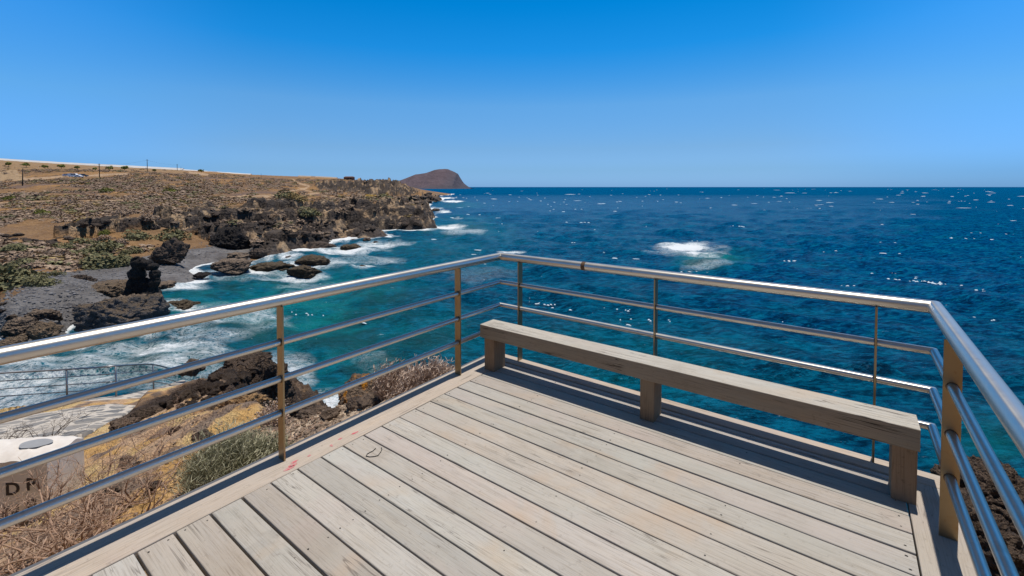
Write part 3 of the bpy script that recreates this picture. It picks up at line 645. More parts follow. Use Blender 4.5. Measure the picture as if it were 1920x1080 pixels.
o = link('whitecaps', mesh_np('whitecaps', Vw, Fw), M['foam'], None, True); tag(o, 'small white breaking crests scattered over the blue open sea', 'whitecaps', kind='stuff')

# ------------------------------------------------------------------ wooden deck (local X runs along the boards to the right, local Y out to sea)
DROT = math.atan2(-.598, .8015)
deck = empty('wooden_deck', (0, 0, DZ), DROT)
tag(deck, 'weathered grey plank viewing deck with darker gaps, carrying the long bench', 'deck')
br = random.Random(4); fb = MB(); sc_m = fb; nscrew = []
XL, XR = -2.628, .283
k0 = -13; y = .745+.154*k0
while y < 3.38:
    gapw = br.choice([br.uniform(.006, .010), br.uniform(.010, .017)]); y1 = min(y+.154, 3.425)
    if 3.425-y1 < .06: y1 = 3.425
    dzb = br.uniform(-.0025, .0015)
    fb.rbox(XL+br.uniform(0, .004), XR-br.uniform(0, .004), y+gapw*.5, y1-gapw*.5, -.035, dzb, .005, c=br.random())
    for xs in (XL+.035, -2.0, -1.25, -.5, XR-.035):
        for yy in (y+.035, y1-.035):
            if br.random() < .62:
                x_ = xs+br.uniform(-.012, .012); y_ = yy+br.uniform(-.01, .01); r_ = br.uniform(.0028, .0048); e = br.uniform(.7, 1.5)
                sc_m.add([(x_+r_*e*math.cos(q*.785), y_+r_*math.sin(q*.785), dzb+.0012) for q in range(8)], [tuple(range(8))]); nscrew.append(len(fb.F)-1)
    y = y1
    if y1 >= 3.425: break
fbo = fb.build('floor_boards', M['deck'], deck, angle=R(40))
fbo.data.materials.append(M['screw'])
for i in nscrew: fbo.data.polygons[i].material_index = 1
e1 = MB(); e1.rbox(0, 0, 0, 0, 0, 0, 0) if False else None
def edge_y(x0, x1, tone):      # a board running along Y
    m = MB(); m.rbox(-1.3, 3.43, -x1, -x0, -.04, .001, .005, c=tone); m.V = [(-b_, a_, c_) for a_, b_, c_ in m.V]; m.F = [tuple(f) for f in m.F]
    return m.build('edge_board', M['deck_edge'], deck, angle=R(40))
edge_y(-2.895, XL-.006, .2); edge_y(XR+.007, .49, .3)
m = MB(); m.rbox(-2.895, .49, 3.437, 3.592, -.04, .0, .005, c=.15); m.build('edge_board', M['deck_back'], deck, angle=R(40))
m = MB(); m.box(-2.935, -2.899, -1.3, 3.6, -.16, -.012); m.build('fascia', M['grey_metal'], deck)
m = MB(); m.box(-2.894, .486, 3.595, 3.63, -.18, -.022); m.build('fascia', M['deck_back'], deck)
m = MB(); m.box(.493, .53, -1.3, 3.6, -.18, -.022); m.build('fascia', M['deck_edge'], deck)
for xs in (-2.75, -2.0, -1.25, -.5, .38):
    m = MB(); m.box(xs-.035, xs+.035, -1.25, 3.57, -.17, -.043); m.build('joist', M['under'], deck)
for xs in (-2.7, -1.2, .35):
    for ys in (.2, 3.2):
        m = MB(); m.box(xs-.06, xs+.06, ys-.06, ys+.06, -4.2 if ys > 1 else -1.2, -.172); m.build('support_post', M['under'], deck)
# red paint traces on the left edge board, and a thin black looped scrawl
def blot(pts, z=.0022): return [(x, y, z) for x, y in pts]
for (cx, cy, rx, ry, n) in ((-2.675, 1.335, .016, .036, 11), (-2.690, 1.362, .014, .034, 9), (-2.712, 1.385, .012, .028, 9), (-2.70, 1.475, .011, .014, 9), (-2.69, 1.62, .016, .010, 9), (-2.715, 1.70, .009, .02, 9), (-2.70, 1.80, .012, .03, 9)):
    m = MB(); m.add(blot([(cx+rx*math.cos(6.283*q/n)*br.uniform(.6, 1.1), cy+ry*math.sin(6.283*q/n)*br.uniform(.6, 1.1)) for q in range(n)]), [tuple(range(n))]); m.build('paint_mark', M['red'], deck)
m = MB()
lp = [(-q[0], q[1]) for q in ((2.406, 1.801), (2.385, 1.79), (2.368, 1.768), (2.350, 1.733), (2.362, 1.712), (2.380, 1.694), (2.405, 1.685), (2.420, 1.705), (2.418, 1.745), (2.428, 1.775))]
m.tube([(x, y, .0035) for x, y in lp], .0022, 6)
m.build('scrawl', M['black'], deck)

# ------------------------------------------------------------------ steel railing
rail = empty('steel_railing', (0, 0, DZ), DROT)
tag(rail, 'stained steel tube railing with fat handrail round the wooden deck', 'railing')
XA, XB, YB = -2.80, .419, 3.553
def uline(z, r, sides, name):
    m = MB(); m.tube([(XA, -1.3, z), (XA, YB, z), (XB, YB, z), (XB, -1.3, z)], r, sides)
    return m.build(name, M['steel'], rail, angle=R(35))
uline(1.0, .0375, 28, 'handrail')
for z in (.74, .51, .295): uline(z, .0215, 18, 'rail')
def plate(x, y, wx, wy, h=.966):
    m = MB(); b = .0015; m.box(x-wx/2, x+wx/2, y-wy/2, y+wy/2, -.01, h)
    o = m.build('post', M['steel_post'], rail)
    for z in (.74, .51, .295):       # dark weld collars where the rails pass through
        d = Vector((0, 1, 0)) if wx > wy else Vector((1, 0, 0)); p = Vector((x, y, z)); th = min(wx, wy)/2+.002
        c = MB(); c.tube([p-d*th, p+d*th], .0245, 18); c.build('weld_collar', M['rust'], o)
    return o
for b_ in (1.354, 2.937, -.23): plate(XA, b_, .067, .0105)
for a_ in (2.553, 1.215, -.155): plate(-a_, YB, .0105, .067)
for b_ in (2.972, 1.40, -.18): plate(XB, b_, .067, .0105)
m = MB(); m.tube([(-1.872, YB, 1.0), (-1.835, YB, 1.0)], .0384, 28); m.build('rust_band', M['rust'], rail)

# ------------------------------------------------------------------ bench
bench = empty('wooden_bench', (ab(1.2, 3.26)[0], ab(1.2, 3.26)[1], DZ), DROT)
tag(bench, 'long low bench of one thick grey timber on three block legs', 'bench')
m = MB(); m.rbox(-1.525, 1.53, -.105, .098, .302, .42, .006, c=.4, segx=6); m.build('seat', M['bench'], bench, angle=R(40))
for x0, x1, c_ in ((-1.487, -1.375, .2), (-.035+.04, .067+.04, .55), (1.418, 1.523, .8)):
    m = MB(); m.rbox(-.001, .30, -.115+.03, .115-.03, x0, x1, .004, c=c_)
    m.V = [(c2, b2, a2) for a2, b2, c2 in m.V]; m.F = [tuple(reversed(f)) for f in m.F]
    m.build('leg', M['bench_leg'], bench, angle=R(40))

# ------------------------------------------------------------------ rocks
_ico = {}
def ico(n):
    if n not in _ico:
        b = bmesh.new(); bmesh.ops.create_icosphere(b, subdivisions=n, radius=1); b.verts.ensure_lookup_table()
        _ico[n] = (np.array([v.co[:] for v in b.verts]), np.array([[v.index for v in f.verts] for f in b.faces])); b.free()
    return _ico[n]
def rock_mesh(name, size, seed, sub=5, cuts=7, rough=.22, flat=.0, over=0.0):
    V, Fc = ico(sub); V = V.copy(); r = np.random.default_rng(seed)
    V = V*(1+.22*fbm(V*1.1+seed*3.1, 3, seed)[:, None])
    for k in range(cuts):
        n = r.normal(size=3); n /= np.linalg.norm(n); d = r.uniform(.45, .85); e = np.maximum(V@n-d, 0); V = V-np.outer(e, n)*.92
    if flat: e = np.maximum(V[:, 2]-flat, 0); V[:, 2] -= e*.9
    if over: V[:, 0] += over*np.clip(V[:, 2]+.2, 0, 1)
    N = V/np.linalg.norm(V, axis=1, keepdims=True); S = np.array(size)/np.max(size); q = V*S
    tl = r.normal(0, .25, 2); lay = q[:, 2]*7+q[:, 0]*tl[0]*4+q[:, 1]*tl[1]*4+1.5*fbm(q*2+seed, 2, seed+11); fr_ = lay-np.floor(lay)
    V = V-N*(rough*.22*sstep(.55, .8, fr_)*(fr_ < .97)*np.clip(1.1-np.abs(N[:, 2:3]), .2, 1)[:, 0])[:, None]
    V = V+N*(rough*.8*np.round(fbm(q*3.1+seed*2, 3, seed+7)*5)/5)[:, None]
    V = V+N*(rough*ridged(q*2.6+seed, 4, seed+3)*.6+rough*.35*fbm(q*9+seed, 4, seed+5)+rough*.2*ridged(q*22, 3, seed+9))[:, None]
    V = V*np.array(size)
    return mesh_np(name, V, Fc)
RK = 0
def rock(px, py, w, h, z, mat, label, seed, d=None, dy=.8, sub=6, cuts=7, rough=.22, flat=0, over=0, rz=None, name='boulder', group=None, sink=.18, cat='rock'):
    """rock whose foot shows at (px,py) on height z, w x h of the photograph's pixels"""
    p = at_z(px, py, z) if d is None else at_d(px, py, d); s = p[1]/F; W = w*s/2; Hh = h*s
    me = rock_mesh(name, (W, max(W*dy, .1), Hh*(.5+sink)), seed, sub, cuts, rough, flat, over)
    o = link(name, me, M[mat], None, True); o.location = (p[0], p[1]+W*dy*.75, p[2]+Hh*(.5-sink)); o.rotation_euler = (0, 0, 0 if rz is None else rz)
    tag(o, label, cat, group); return o
rock(303, 498, 70, 42, 1.2, 'lava', 'big rounded dark boulder at the back of the grey pebble beach', 21, cuts=12, rough=.24)
rock(418, 468, 70, 42, 1.0, 'lava_black', 'black square block standing in shade under the low cliff', 22, cuts=12, rough=.24, flat=.75)
rock(420, 516, 92, 32, .3, 'lava_top', 'flat-topped wedge rock jutting from the beach into the water', 23, cuts=6, flat=.55, over=.22, rough=.16)
rock(372, 521, 26, 10, .4, 'lava_black', 'small black rock at the landward foot of the wedge rock', 24)
# the black stack with a hole through it
st = at_z(262, 560, 1.0); s_ = st[1]/F
def stack_mesh():
    V, Fc = ico(6); V = V.copy(); me = None
    b = MB()
    path = [(-.6, 0, -1.6), (-.75, 0, -.3), (-.55, .0, .6), (-.1, 0, 1.15), (.45, 0, .75), (.62, 0, -.1), (.70, 0, -1.6)]
    return path
def blob_mesh(name, centres, seed, sub=6, k=3.0, rough=.25):
    """union of soft balls pushed out along rays is not enough for a hole: joined lobes, remeshed"""
    bm_ = bmesh.new()
    for (x, y, z, r, sy, sz2) in centres:
        mt = Matrix.Translation((x, y, z)) @ Matrix.Diagonal((r, r*sy, r*sz2, 1)); bmesh.ops.create_icosphere(bm_, subdivisions=3, radius=1, matrix=mt)
    me = bpy.data.meshes.new(name); bm_.to_mesh(me); bm_.free()
    ob = bpy.data.objects.new(name, me); COL.objects.link(ob); md = ob.modifiers.new('r', 'REMESH'); md.mode = 'VOXEL'; md.voxel_size = .09
    dg = bpy.context.evaluated_depsgraph_get(); m2 = bpy.data.meshes.new_from_object(ob.evaluated_get(dg)); bpy.data.objects.remove(ob)
    n = len(m2.vertices); co = np.empty(n*3, np.float32); m2.vertices.foreach_get('co', co); co = co.reshape(-1, 3).astype(float)
    no = np.empty(n*3, np.float32); m2.vertices.foreach_get('normal', no); no = no.reshape(-1, 3)
    co = co+no*(rough*ridged(co*1.1+seed, 4, seed)+rough*.5*fbm(co*3.5, 4, seed+2))[:, None]
    m2.vertices.foreach_set('co', co.astype(np.float32).ravel()); m2.update(); m2.name = name; return m2
me = blob_mesh('boulder', [(-1.15, 0, .4, .75, .9, 1.0), (-.9, 0, 1.3, .62, .8, 1.1), (-.65, 0, 2.2, .62, .8, 1.0), (-.45, 0, 3.0, .62, .7, .9), (-.75, 0, 3.45, .38, .8, .8), (.25, 0, 3.05, .5, .7, .6), (.85, 0, 2.8, .42, .8, .6), (1.05, 0, 2.1, .36, .8, 1.0), (1.05, 0, 1.3, .42, .8, 1.1), (.85, 0, .5, .6, .9, 1.0), (-.1, .1, .9, .8, .7, 1.1), (-2.0, 0, .1, .55, 1, .9), (-2.6, 0, .0, .5, 1, .8), (.2, -.3, .1, .8, 1, .7)], 4, rough=.28)
o = link('boulder', me, M['lava_black'], None, True); o.location = (st[0], st[1]+.5, .9); o.scale = (.92, 1, 1.03)
tag(o, 'tall black rock stack with a hole near its top, at the beach edge', 'rock')
rock(275, 556, 86, 20, .1, 'lava_top', 'low brown rubble mound in front of the black stack', 26, cuts=4, rough=.35)
rock(140, 536, 42, 16, 1.4, 'lava', 'small heap of dark rock alone on the grey pebbles', 27, rough=.5, cuts=4)
rock(185, 632, 150, 88, .2, 'rock_grey', 'large outcrop with smooth grey face and brown top by the cove', 28, cuts=6, rough=.2, flat=.72, dy=.7, sub=6)
rock(232, 606, 70, 52, .1, 'lava_top', 'rugged lava shoulder at the right of the grey-faced outcrop', 29, cuts=5, rough=.3, flat=.7)
rock(205, 560, 110, 30, .9, 'rock_tan', 'tan crumbly rock slab above the grey-faced outcrop', 30, cuts=4, rough=.3, flat=.6)
rock(255, 605, 90, 20, 0, 'rock_wet', 'low wet ledge sloping into the cove below the outcrop', 31, cuts=4, flat=.5, rough=.2)
rock(325, 588, 74, 18, 0, 'rock_wet', 'weedy low rock with dark lump in the cove foam', 32, cuts=3, rough=.35)
rock(290, 578, 18, 12, 0, 'lava_black', 'small black lump at the left end of the weedy cove rock', 33)
for i, (a, b, c, d, lb) in enumerate([(20, 596, 50, 30, 'lumpy brown lava rock at the left edge above the handrail'), (60, 612, 54, 26, 'layered brown rock left of the grey-faced outcrop'), (22, 625, 60, 22, 'long flat brown rock at the left edge just over the handrail'), (66, 642, 50, 30, 'rough brown rock touching the foot of the grey-faced outcrop'), (12, 655, 50, 24, 'purple brown rubble rock lowest at the left edge')]):
    rock(a, b, c, d, .9-.15*i, 'rock_tan' if i > 2 else 'lava_top', lb, 40+i, cuts=5, rough=.3)
for i, (a, b, c, d, lb, mt) in enumerate([(498, 511, 78, 18, 'flat weedy rock off the tip of the wedge rock', 'rock_wet'), (515, 511, 40, 9, 'thin dark rock just seaward of the flat weedy rock', 'rock_wet'),
        (572, 501, 66, 18, 'long dark rock with pointed right end in the foam', 'rock_wet'), (566, 521, 64, 19, 'nearest dark rock of the offshore group, square left end', 'rock_wet'), (540, 489, 20, 8, 'small round rock behind the offshore group', 'lava'),
        (585, 469, 58, 14, 'dark flat rock at the rubble shore edge', 'lava'), (655, 469, 38, 9, 'brown rock awash in the middle of the white water', 'rock_wet'), (688, 455, 22, 8, 'small peaked rock behind the white water', 'lava'), (705, 457, 14, 4, 'tiny rock right of the small peaked rock', 'lava'), (672, 452, 40, 4, 'thin reef line left of the small peaked rock', 'lava'),
        (676, 505, 18, 7, 'small reddish rock alone in the foam above the handrail', 'rock_wet'), (275, 638, 26, 8, 'small wet rock awash under the handrail', 'rock_wet'), (330, 640, 24, 9, 'dark wet rock in the foam right of the small wet one', 'rock_wet'), (815, 396, 16, 5, 'small dark rock off the headland in white foam', 'lava'),
        (440, 487, 50, 12, 'flat dark slab on the beach behind the wedge rock', 'lava_top'), (478, 480, 32, 12, 'rounded grey boulder at the water beyond the beach', 'lava')]):
    rock(a, b, c, d, 0 if i not in (14, 15) else .5, mt, lb, 60+i, sub=5, cuts=5, rough=.3)
# rubble at the foot of the cliffs, one lump each
rb = [link('boulder', rock_mesh('boulder', (1, .9, .6), 200+i, 4, 7, .34), M['lava' if i % 3 else 'lava_top'], None, True) for i in range(6)]
rg = random.Random(5); made = 0; used = set()
BAND = [((440, 470), (640, 440)), ((470, 455), (700, 428)), ((560, 445), (800, 424)), ((300, 430), (480, 410)), ((480, 430), (620, 425)), ((760, 385), (828, 373)), ((120, 440), (300, 424)), ((0, 590), (80, 640)), ((0, 446), (140, 468)), ((55, 488), (135, 476)), ((40, 470), (200, 440))]
while made < 260:
    (xa, ya), (xb, yb) = rg.choice(BAND); tt = rg.random(); px = xa+(xb-xa)*tt; py = ya+(yb-ya)*tt+rg.gauss(0, 5)
    # walk out along the view to the land surface
    ok = None
    for d in np.exp(np.linspace(math.log(28), math.log(420), 160)):
        p = at_d(px, py, d); g = far_ground(960+(p[0]/p[1])*F/cp_, d)[0]
        if p[2] <= g: ok = (p[0], p[1], g); break
    if ok is None: continue
    sz_ = rg.choice([rg.uniform(4, 9), rg.uniform(6, 20)])*ok[1]/F*.5
    k = rg.randrange(6); src = rb[k]
    if k not in used: o = src; used.add(k)
    else: o = src.copy(); COL.objects.link(o)
    o.location = (ok[0], ok[1], max(ok[2], 0)+sz_*.15); o.scale = (sz_, sz_, sz_*rg.uniform(.6, 1.0)); o.rotation_euler = (rg.uniform(-.3, .3), rg.uniform(-.3, .3), rg.uniform(0, 6.28))
    tag(o, 'dark rough lava boulder among the rubble along the rocky shore', 'rock', 'lava boulders of the shore rubble'); made += 1
for k in range(6):
    if k not in used: bpy.data.objects.remove(rb[k])

# near rocks below the deck
rock(500, 768, 84, 92, 0, 'lava_near', 'tall dark lava rock behind the nearest left post', 70, d=10.5, cuts=7, rough=.3, sub=6, dy=.8, flat=.8)
rock(470, 745, 90, 66, 0, 'lava_near', 'reddish brown lava rock with a rugged crest beside the cove foam', 71, d=11.5, cuts=5, rough=.35, sub=6)
rock(432, 708, 105, 32, 0, 'lava_near', 'long dark rock ridge beyond the end of the stone path', 72, d=15.5, cuts=4, rough=.35, sub=6)
rock(348, 702, 40, 22, 0, 'rock_mid', 'rust tinted rock at the end of the curved path railing', 73, d=19.5, cuts=5, rough=.3)
rock(440, 745, 95, 34, 0, 'lava_near', 'broad grey brown rubble rock above the tan soil', 74, d=11.8, cuts=3, rough=.4, sub=6, dy=.6)
rock(385, 768, 85, 30, 0, 'lava_near', 'brown rubble bank rock along the near edge of the stone path', 75, d=10.8, cuts=3, rough=.42, sub=6, dy=.6)
rock(256, 800, 44, 26, 0, 'lava_near', 'brown boulder with dark hollow at the near edge of the path', 76, d=9.6, cuts=5, rough=.35)
rock(215, 815, 50, 20, 0, 'rock_mid', 'small crumbly rock where path and dry soil meet', 77, d=9.0, rough=.4)
rock(445, 800, 105, 56, 0, 'rock_ochre', 'ochre earthy outcrop with shaded hollow on the right', 78, d=6.9, cuts=5, rough=.3, sub=6, dy=.7)
rock(520, 800, 60, 40, 0, 'lava_near', 'dark broken rock at the foot of the nearest left post', 79, d=7.2, rough=.4)
rock(662, 772, 106, 60, 0, 'rock_brown', 'squat brown rock with orange lichen beside the foaming water', 80, d=5.1, cuts=8, rough=.13, sub=6, dy=.7, flat=.8)
rock(585, 800, 70, 26, 0, 'rock_mid', 'low brown rock between the lichen rock and the nearest left post', 81, d=5.2, rough=.3)
rock(1925, 1020, 165, 105, 0, 'lava_near', 'black lava crag seen through the right railing beside the sea', 82, d=4.5, cuts=5, rough=.35, sub=6, dy=.9)
rock(1885, 1130, 190, 140, 0, 'lava_near', 'brown lava rock low at the right below the railing', 83, d=3.6, cuts=5, rough=.35, sub=6)
for i, (a, b, d) in enumerate([(255, 880, 5.4), (238, 852, 5.9), (290, 925, 4.4), (215, 930, 4.6), (330, 818, 6.6), (205, 905, 5.0), (385, 835, 5.6), (620, 815, 4.7), (672, 797, 4.75), (700, 790, 4.6)]):
    lb = ['grey stone half hidden by twigs right of the lettered block', 'flat grey stone upslope of the half hidden stone', 'larger grey stone lying on orange soil near the deck edge', 'small purple grey stone close by the lettered block', 'dark stone on the tan soil above the second lowest rail', 'small grey stone between twigs and lettered block', 'brown stone left of the grey green bush', 'dark flat stone on the pink soil, left of a pair', 'dark stone on the pink soil, middle of the slope', 'dark stone on the pink soil nearest the deck'][i]
    p = at_d(a, b, d); z = near_ground(p[0], p[1])[0]; me = rock_mesh('stone', (.09, .075, .05), 300+i, 4, 6, .2); o = link('stone', me, M['rock_mid' if i % 2 else 'lava_near'], None, True)
    o.location = (p[0], p[1], z+.025); o.scale = [rg.uniform(.9, 1.6)]*3; o.rotation_euler = (0, 0, rg.uniform(0, 6)); tag(o, lb, 'stone')
nb = [link('boulder', rock_mesh('boulder', (1, .85, .7), 230+i, 4, 5, .38), M['lava_near' if i % 3 else 'rock_mid'], None, True) for i in range(6)]
used = set(); made = 0; tries = 0
AREA = [(205, 800), (262, 790), (365, 732), (430, 700), (545, 690), (550, 760), (450, 745), (360, 770), (250, 815)]
while made < 90 and tries < 4000:
    tries += 1; px, py = rg.uniform(200, 560), rg.uniform(685, 820)
    if not inpoly(np.array([px]), np.array([py]), AREA)[0]: continue
    ok = None
    for d in np.linspace(6, 21, 120):
        q = at_d(px, py, d); gz_ = near_ground(q[0], q[1])[0]
        if q[2] <= gz_: ok = (q[0], q[1], gz_); break
    if ok is None or ok[2] < .3: continue
    s_ = rg.uniform(8, 26)*ok[1]/F*.5; k = made % 6
    if k not in used: o = nb[k]; used.add(k)
    else: o = nb[k].copy(); COL.objects.link(o)
    o.location = (ok[0], ok[1], ok[2]+s_*.12); o.scale = (s_, s_, s_*rg.uniform(.6, 1.0)); o.rotation_euler = (rg.uniform(-.4, .4), rg.uniform(-.4, .4), rg.uniform(0, 6.28))
    tag(o, 'rough brown lava lump in the rubble bank beyond the stone path', 'rock', 'lava lumps of the rubble bank'); made += 1
# loose grit on the slope
V, Fc = ico(1); Vg = []; Fg = []; gr = np.random.default_rng(8)
for i in range(5200):
    if i < 2600: x, y_ = gr.uniform(-6.0, -.7), gr.uniform(1.2, 8.5)
    else: x, y_ = gr.normal(-1.9, .7), gr.normal(4.9, .9)
    a_, b_ = np.array([x, y_])@AX, np.array([x, y_])@BX
    if a_ < 2.96 and b_ < 3.7: continue
    z = near_ground(x, y_)[0]
    if z < 4: continue
    r_ = gr.uniform(.006, .022)*(1.6 if gr.random() < .06 else 1); n0 = len(Vg)*len(V)
    Vg.append(V*np.array([r_, r_*gr.uniform(.7, 1.2), r_*.6])*(1+.25*gr.normal(size=(len(V), 1)))+np.array([x, y_, z+.002])); Fg.append(Fc+n0)
M['grit'] = mat_rock('grit', (.16, .115, .085), (.36, .26, .18), (.24, .19, .15), 6, .01)
o = link('gravel', mesh_np('gravel', np.vstack(Vg), np.vstack(Fg)), M['grit'], None); tag(o, 'loose grit and small stones strewn over the orange slope', 'gravel', kind='stuff')
# pebbles on the beach
Vg = []; Fg = []
for i in range(4200):
    px = gr.uniform(-60, 470); py = gr.uniform(468, 650)
    if not inpoly(np.array([px]), np.array([py]), Z_GRAV)[0]: continue
    zz = 1.2
    for _ in range(4): p = at_z(px, py, zz); zz = far_ground(960+(p[0]/p[1])*F/cp_, p[1])[0]
    r_ = gr.uniform(.04, .14)*(1.6 if gr.random() < .08 else 1); n0 = len(Vg)*len(V)
    Vg.append(V*np.array([r_, r_, r_*.6])+np.array([p[0], p[1], zz+.01])); Fg.append(Fc+n0)
M['pebble'] = mat_rock('pebble', (.08, .076, .077), (.21, .20, .20), (.36, .345, .34), 1.2, .02)
o = link('pebbles', mesh_np('pebbles', np.vstack(Vg), np.vstack(Fg)), M['pebble'], None); tag(o, 'grey and black pebbles covering the cove beach', 'pebbles', kind='stuff')

# ------------------------------------------------------------------ shrubs
def mat_leaf(name, c1, c2, c3):
    t = NT(name); r = t.sep(t.attr('tone'))[0]; n = t.noise(t.coord(), .8, 3)
    c = t.ramp(r, [(0, c1), (.55, c2), (1, c3)]); return t.done(t.mix(t.ramp(n, [(.35, .4), (.6, 0)]), c, c1), .8, spec=.15)
M['green'] = mat_leaf('olive_leaves', (.095, .09, .045), (.18, .17, .085), (.27, .245, .13))
M['bright'] = mat_leaf('fresh_green_leaves', (.07, .085, .018), (.15, .16, .03), (.25, .24, .06))
M['greygreen'] = mat_leaf('grey_green_leaves', (.17, .165, .095), (.38, .365, .235), (.60, .56, .40))
M['scrub'] = mat_leaf('dry_brown_scrub', (.18, .128, .093), (.32, .23, .165), (.45, .325, .22))
M['scrub_y'] = mat_leaf('yellow_dry_scrub', (.16, .115, .05), (.28, .20, .085), (.40, .29, .13))
M['pink'] = mat_leaf('pale_dry_sprigs', (.28, .19, .14), (.54, .40, .31), (.74, .60, .49))
M['twig'] = mat_leaf('bare_twigs', (.20, .12, .08), (.43, .28, .195), (.62, .44, .32))
M['twig_grey'] = mat_leaf('grey_twigs', (.05, .038, .032), (.10, .080, .068), (.16, .13, .11))
def leaf_cloud(n, r, seed, size=.14, dome=True):
    """many small leaf clumps through the volume of an uneven dome; unit size 1"""
    g = np.random.default_rng(seed); lob = g.normal(size=(7, 3)); lob[:, 2] = np.abs(lob[:, 2]); lob /= np.linalg.norm(lob, axis=1, keepdims=True); lob *= g.uniform(.3, .62, (7, 1))
    P = []
    while len(P) < n:
        c = lob[g.integers(7)]; v = g.normal(size=3); v /= np.linalg.norm(v); p = c+v*g.uniform(.55, 1.0)**.5*.48
        if p[2] > -.05: P.append(p)
    P = np.array(P); nrm = P/np.linalg.norm(P, axis=1, keepdims=True)+g.normal(size=P.shape)*.55; nrm /= np.linalg.norm(nrm, axis=1, keepdims=True)
    t1 = np.cross(nrm, g.normal(size=P.shape)); t1 /= np.linalg.norm(t1, axis=1, keepdims=True); t2 = np.cross(nrm, t1); s = size*g.uniform(.5, 1.3, (n, 1))
    V = np.stack([P-t1*s-t2*s*.5, P+t1*s*.2-t2*s*.6, P+t1*s+t2*s*.3, P-t1*s*.3+t2*s*.7], 1).reshape(-1, 3)*np.array(r)
    tone = np.repeat(np.clip(g.normal(.5, .25, n), 0, 1), 4); Fq = np.arange(4*n).reshape(-1, 4)
    return V, Fq, np.c_[tone, tone, tone]
def surf(px, py, d0=30, d1=460):
    for d in np.exp(np.linspace(math.log(d0), math.log(d1), 500)):
        p = at_d(px, py, d); g = far_ground(960+(p[0]/p[1])*F/cp_, d)[0]
        if p[2] <= g: return np.array([p[0], p[1], g])
    return None
bv = [leaf_cloud(1100, (1, 1, .85), 500+i, .075) for i in range(3)]
bm3 = [mesh_np('shrub', v[0], v[1], {'tone': v[2]}) for v in bv]
BUSH = [(170, 504, 62, 'green', 'big olive green shrub lowest on the slope above the beach'), (210, 500, 40, 'green', 'olive shrub right of the biggest green one, by the beach'), (165, 478, 52, 'green', 'olive green shrub uphill of the biggest one'), (200, 470, 40, 'green', 'round olive shrub in the middle of the green slope'),
        (150, 462, 34, 'green', 'olive shrub at the top left of the green slope'), (185, 452, 26, 'scrub', 'brown green shrub high on the green slope'), (190, 440, 18, 'bright', 'bright green shrub below the dark rock edge'), (240, 477, 26, 'green', 'small olive shrub left of the big rounded boulder'), (250, 450, 40, 'green', 'dull olive shrub above the big rounded boulder'),
        (320, 450, 44, 'green', 'flat yellow green shrub under the low cliff'), (215, 460, 26, 'scrub', 'brown shrub between the green ones'), (225, 488, 26, 'green', 'small olive shrub at the beach edge'),
        (20, 475, 46, 'green', 'olive shrub under the dark bank at the left edge'), (95, 482, 34, 'scrub', 'dark brown green shrub left of the soil gully'), (115, 470, 30, 'green', 'olive shrub beside the soil gully'), (45, 490, 40, 'scrub', 'dark shrub beside the rocks at the left'), (15, 510, 56, 'green', 'grey green shrub at the left edge above the beach'), (45, 522, 36, 'green', 'olive shrub at the corner of the pebble beach'), (20, 540, 70, 'green', 'pale green shrub mat bordering the pebbles at left'), (70, 536, 40, 'green', 'pale green shrub at the tip of the mat by the pebbles'), (95, 519, 22, 'green', 'small dark shrub alone on the pebbles'),
        (75, 403, 22, 'bright', 'vivid yellow green shrub on the brown plain'), (12, 376, 16, 'bright', 'yellow green shrub beside the track at left edge'), (198, 360, 16, 'bright', 'light green shrub in the middle of the plain'), (318, 363, 24, 'bright', 'wide yellow green shrub on the right of the plain'), (412, 446, 26, 'green', 'olive shrub on the cliff face'), (575, 410, 34, 'green', 'olive shrub in the soil scar of the far cliff'), (535, 372, 34, 'green', 'dark olive shrub beside the far track'), (555, 375, 30, 'scrub_y', 'yellow olive shrub next to the far track'), (230, 405, 28, 'scrub', 'rounded brown shrub at the rim above the low cliff'), (275, 412, 26, 'scrub', 'rounded reddish brown shrub right of the other on the rim'), (115, 385, 26, 'scrub', 'rounded grey brown shrub beside the thin track')]
bg = random.Random(9); first = {}
for i, (px, py, w, mt, lb) in enumerate(BUSH):
    p = surf(px, py)
    if p is None: p = at_z(px, py, 1.5)
    r = w*p[1]/F*.62; me = bm3[i % 3]; key = (i % 3, mt)
    if key not in first: me = me.copy(); me.materials.append(M[mat_] if False else M[mt]); first[key] = me
    o = bpy.data.objects.new('shrub', first[key]); COL.objects.link(o); o.location = (p[0], p[1]+r*.4, p[2]-.1*r); r *= 1.3; o.scale = (r, r, r*bg.uniform(.75, 1.0)); o.rotation_euler = (0, 0, bg.uniform(0, 6.28))
    tag(o, lb, 'shrub', 'shrubs on the coastal slope')
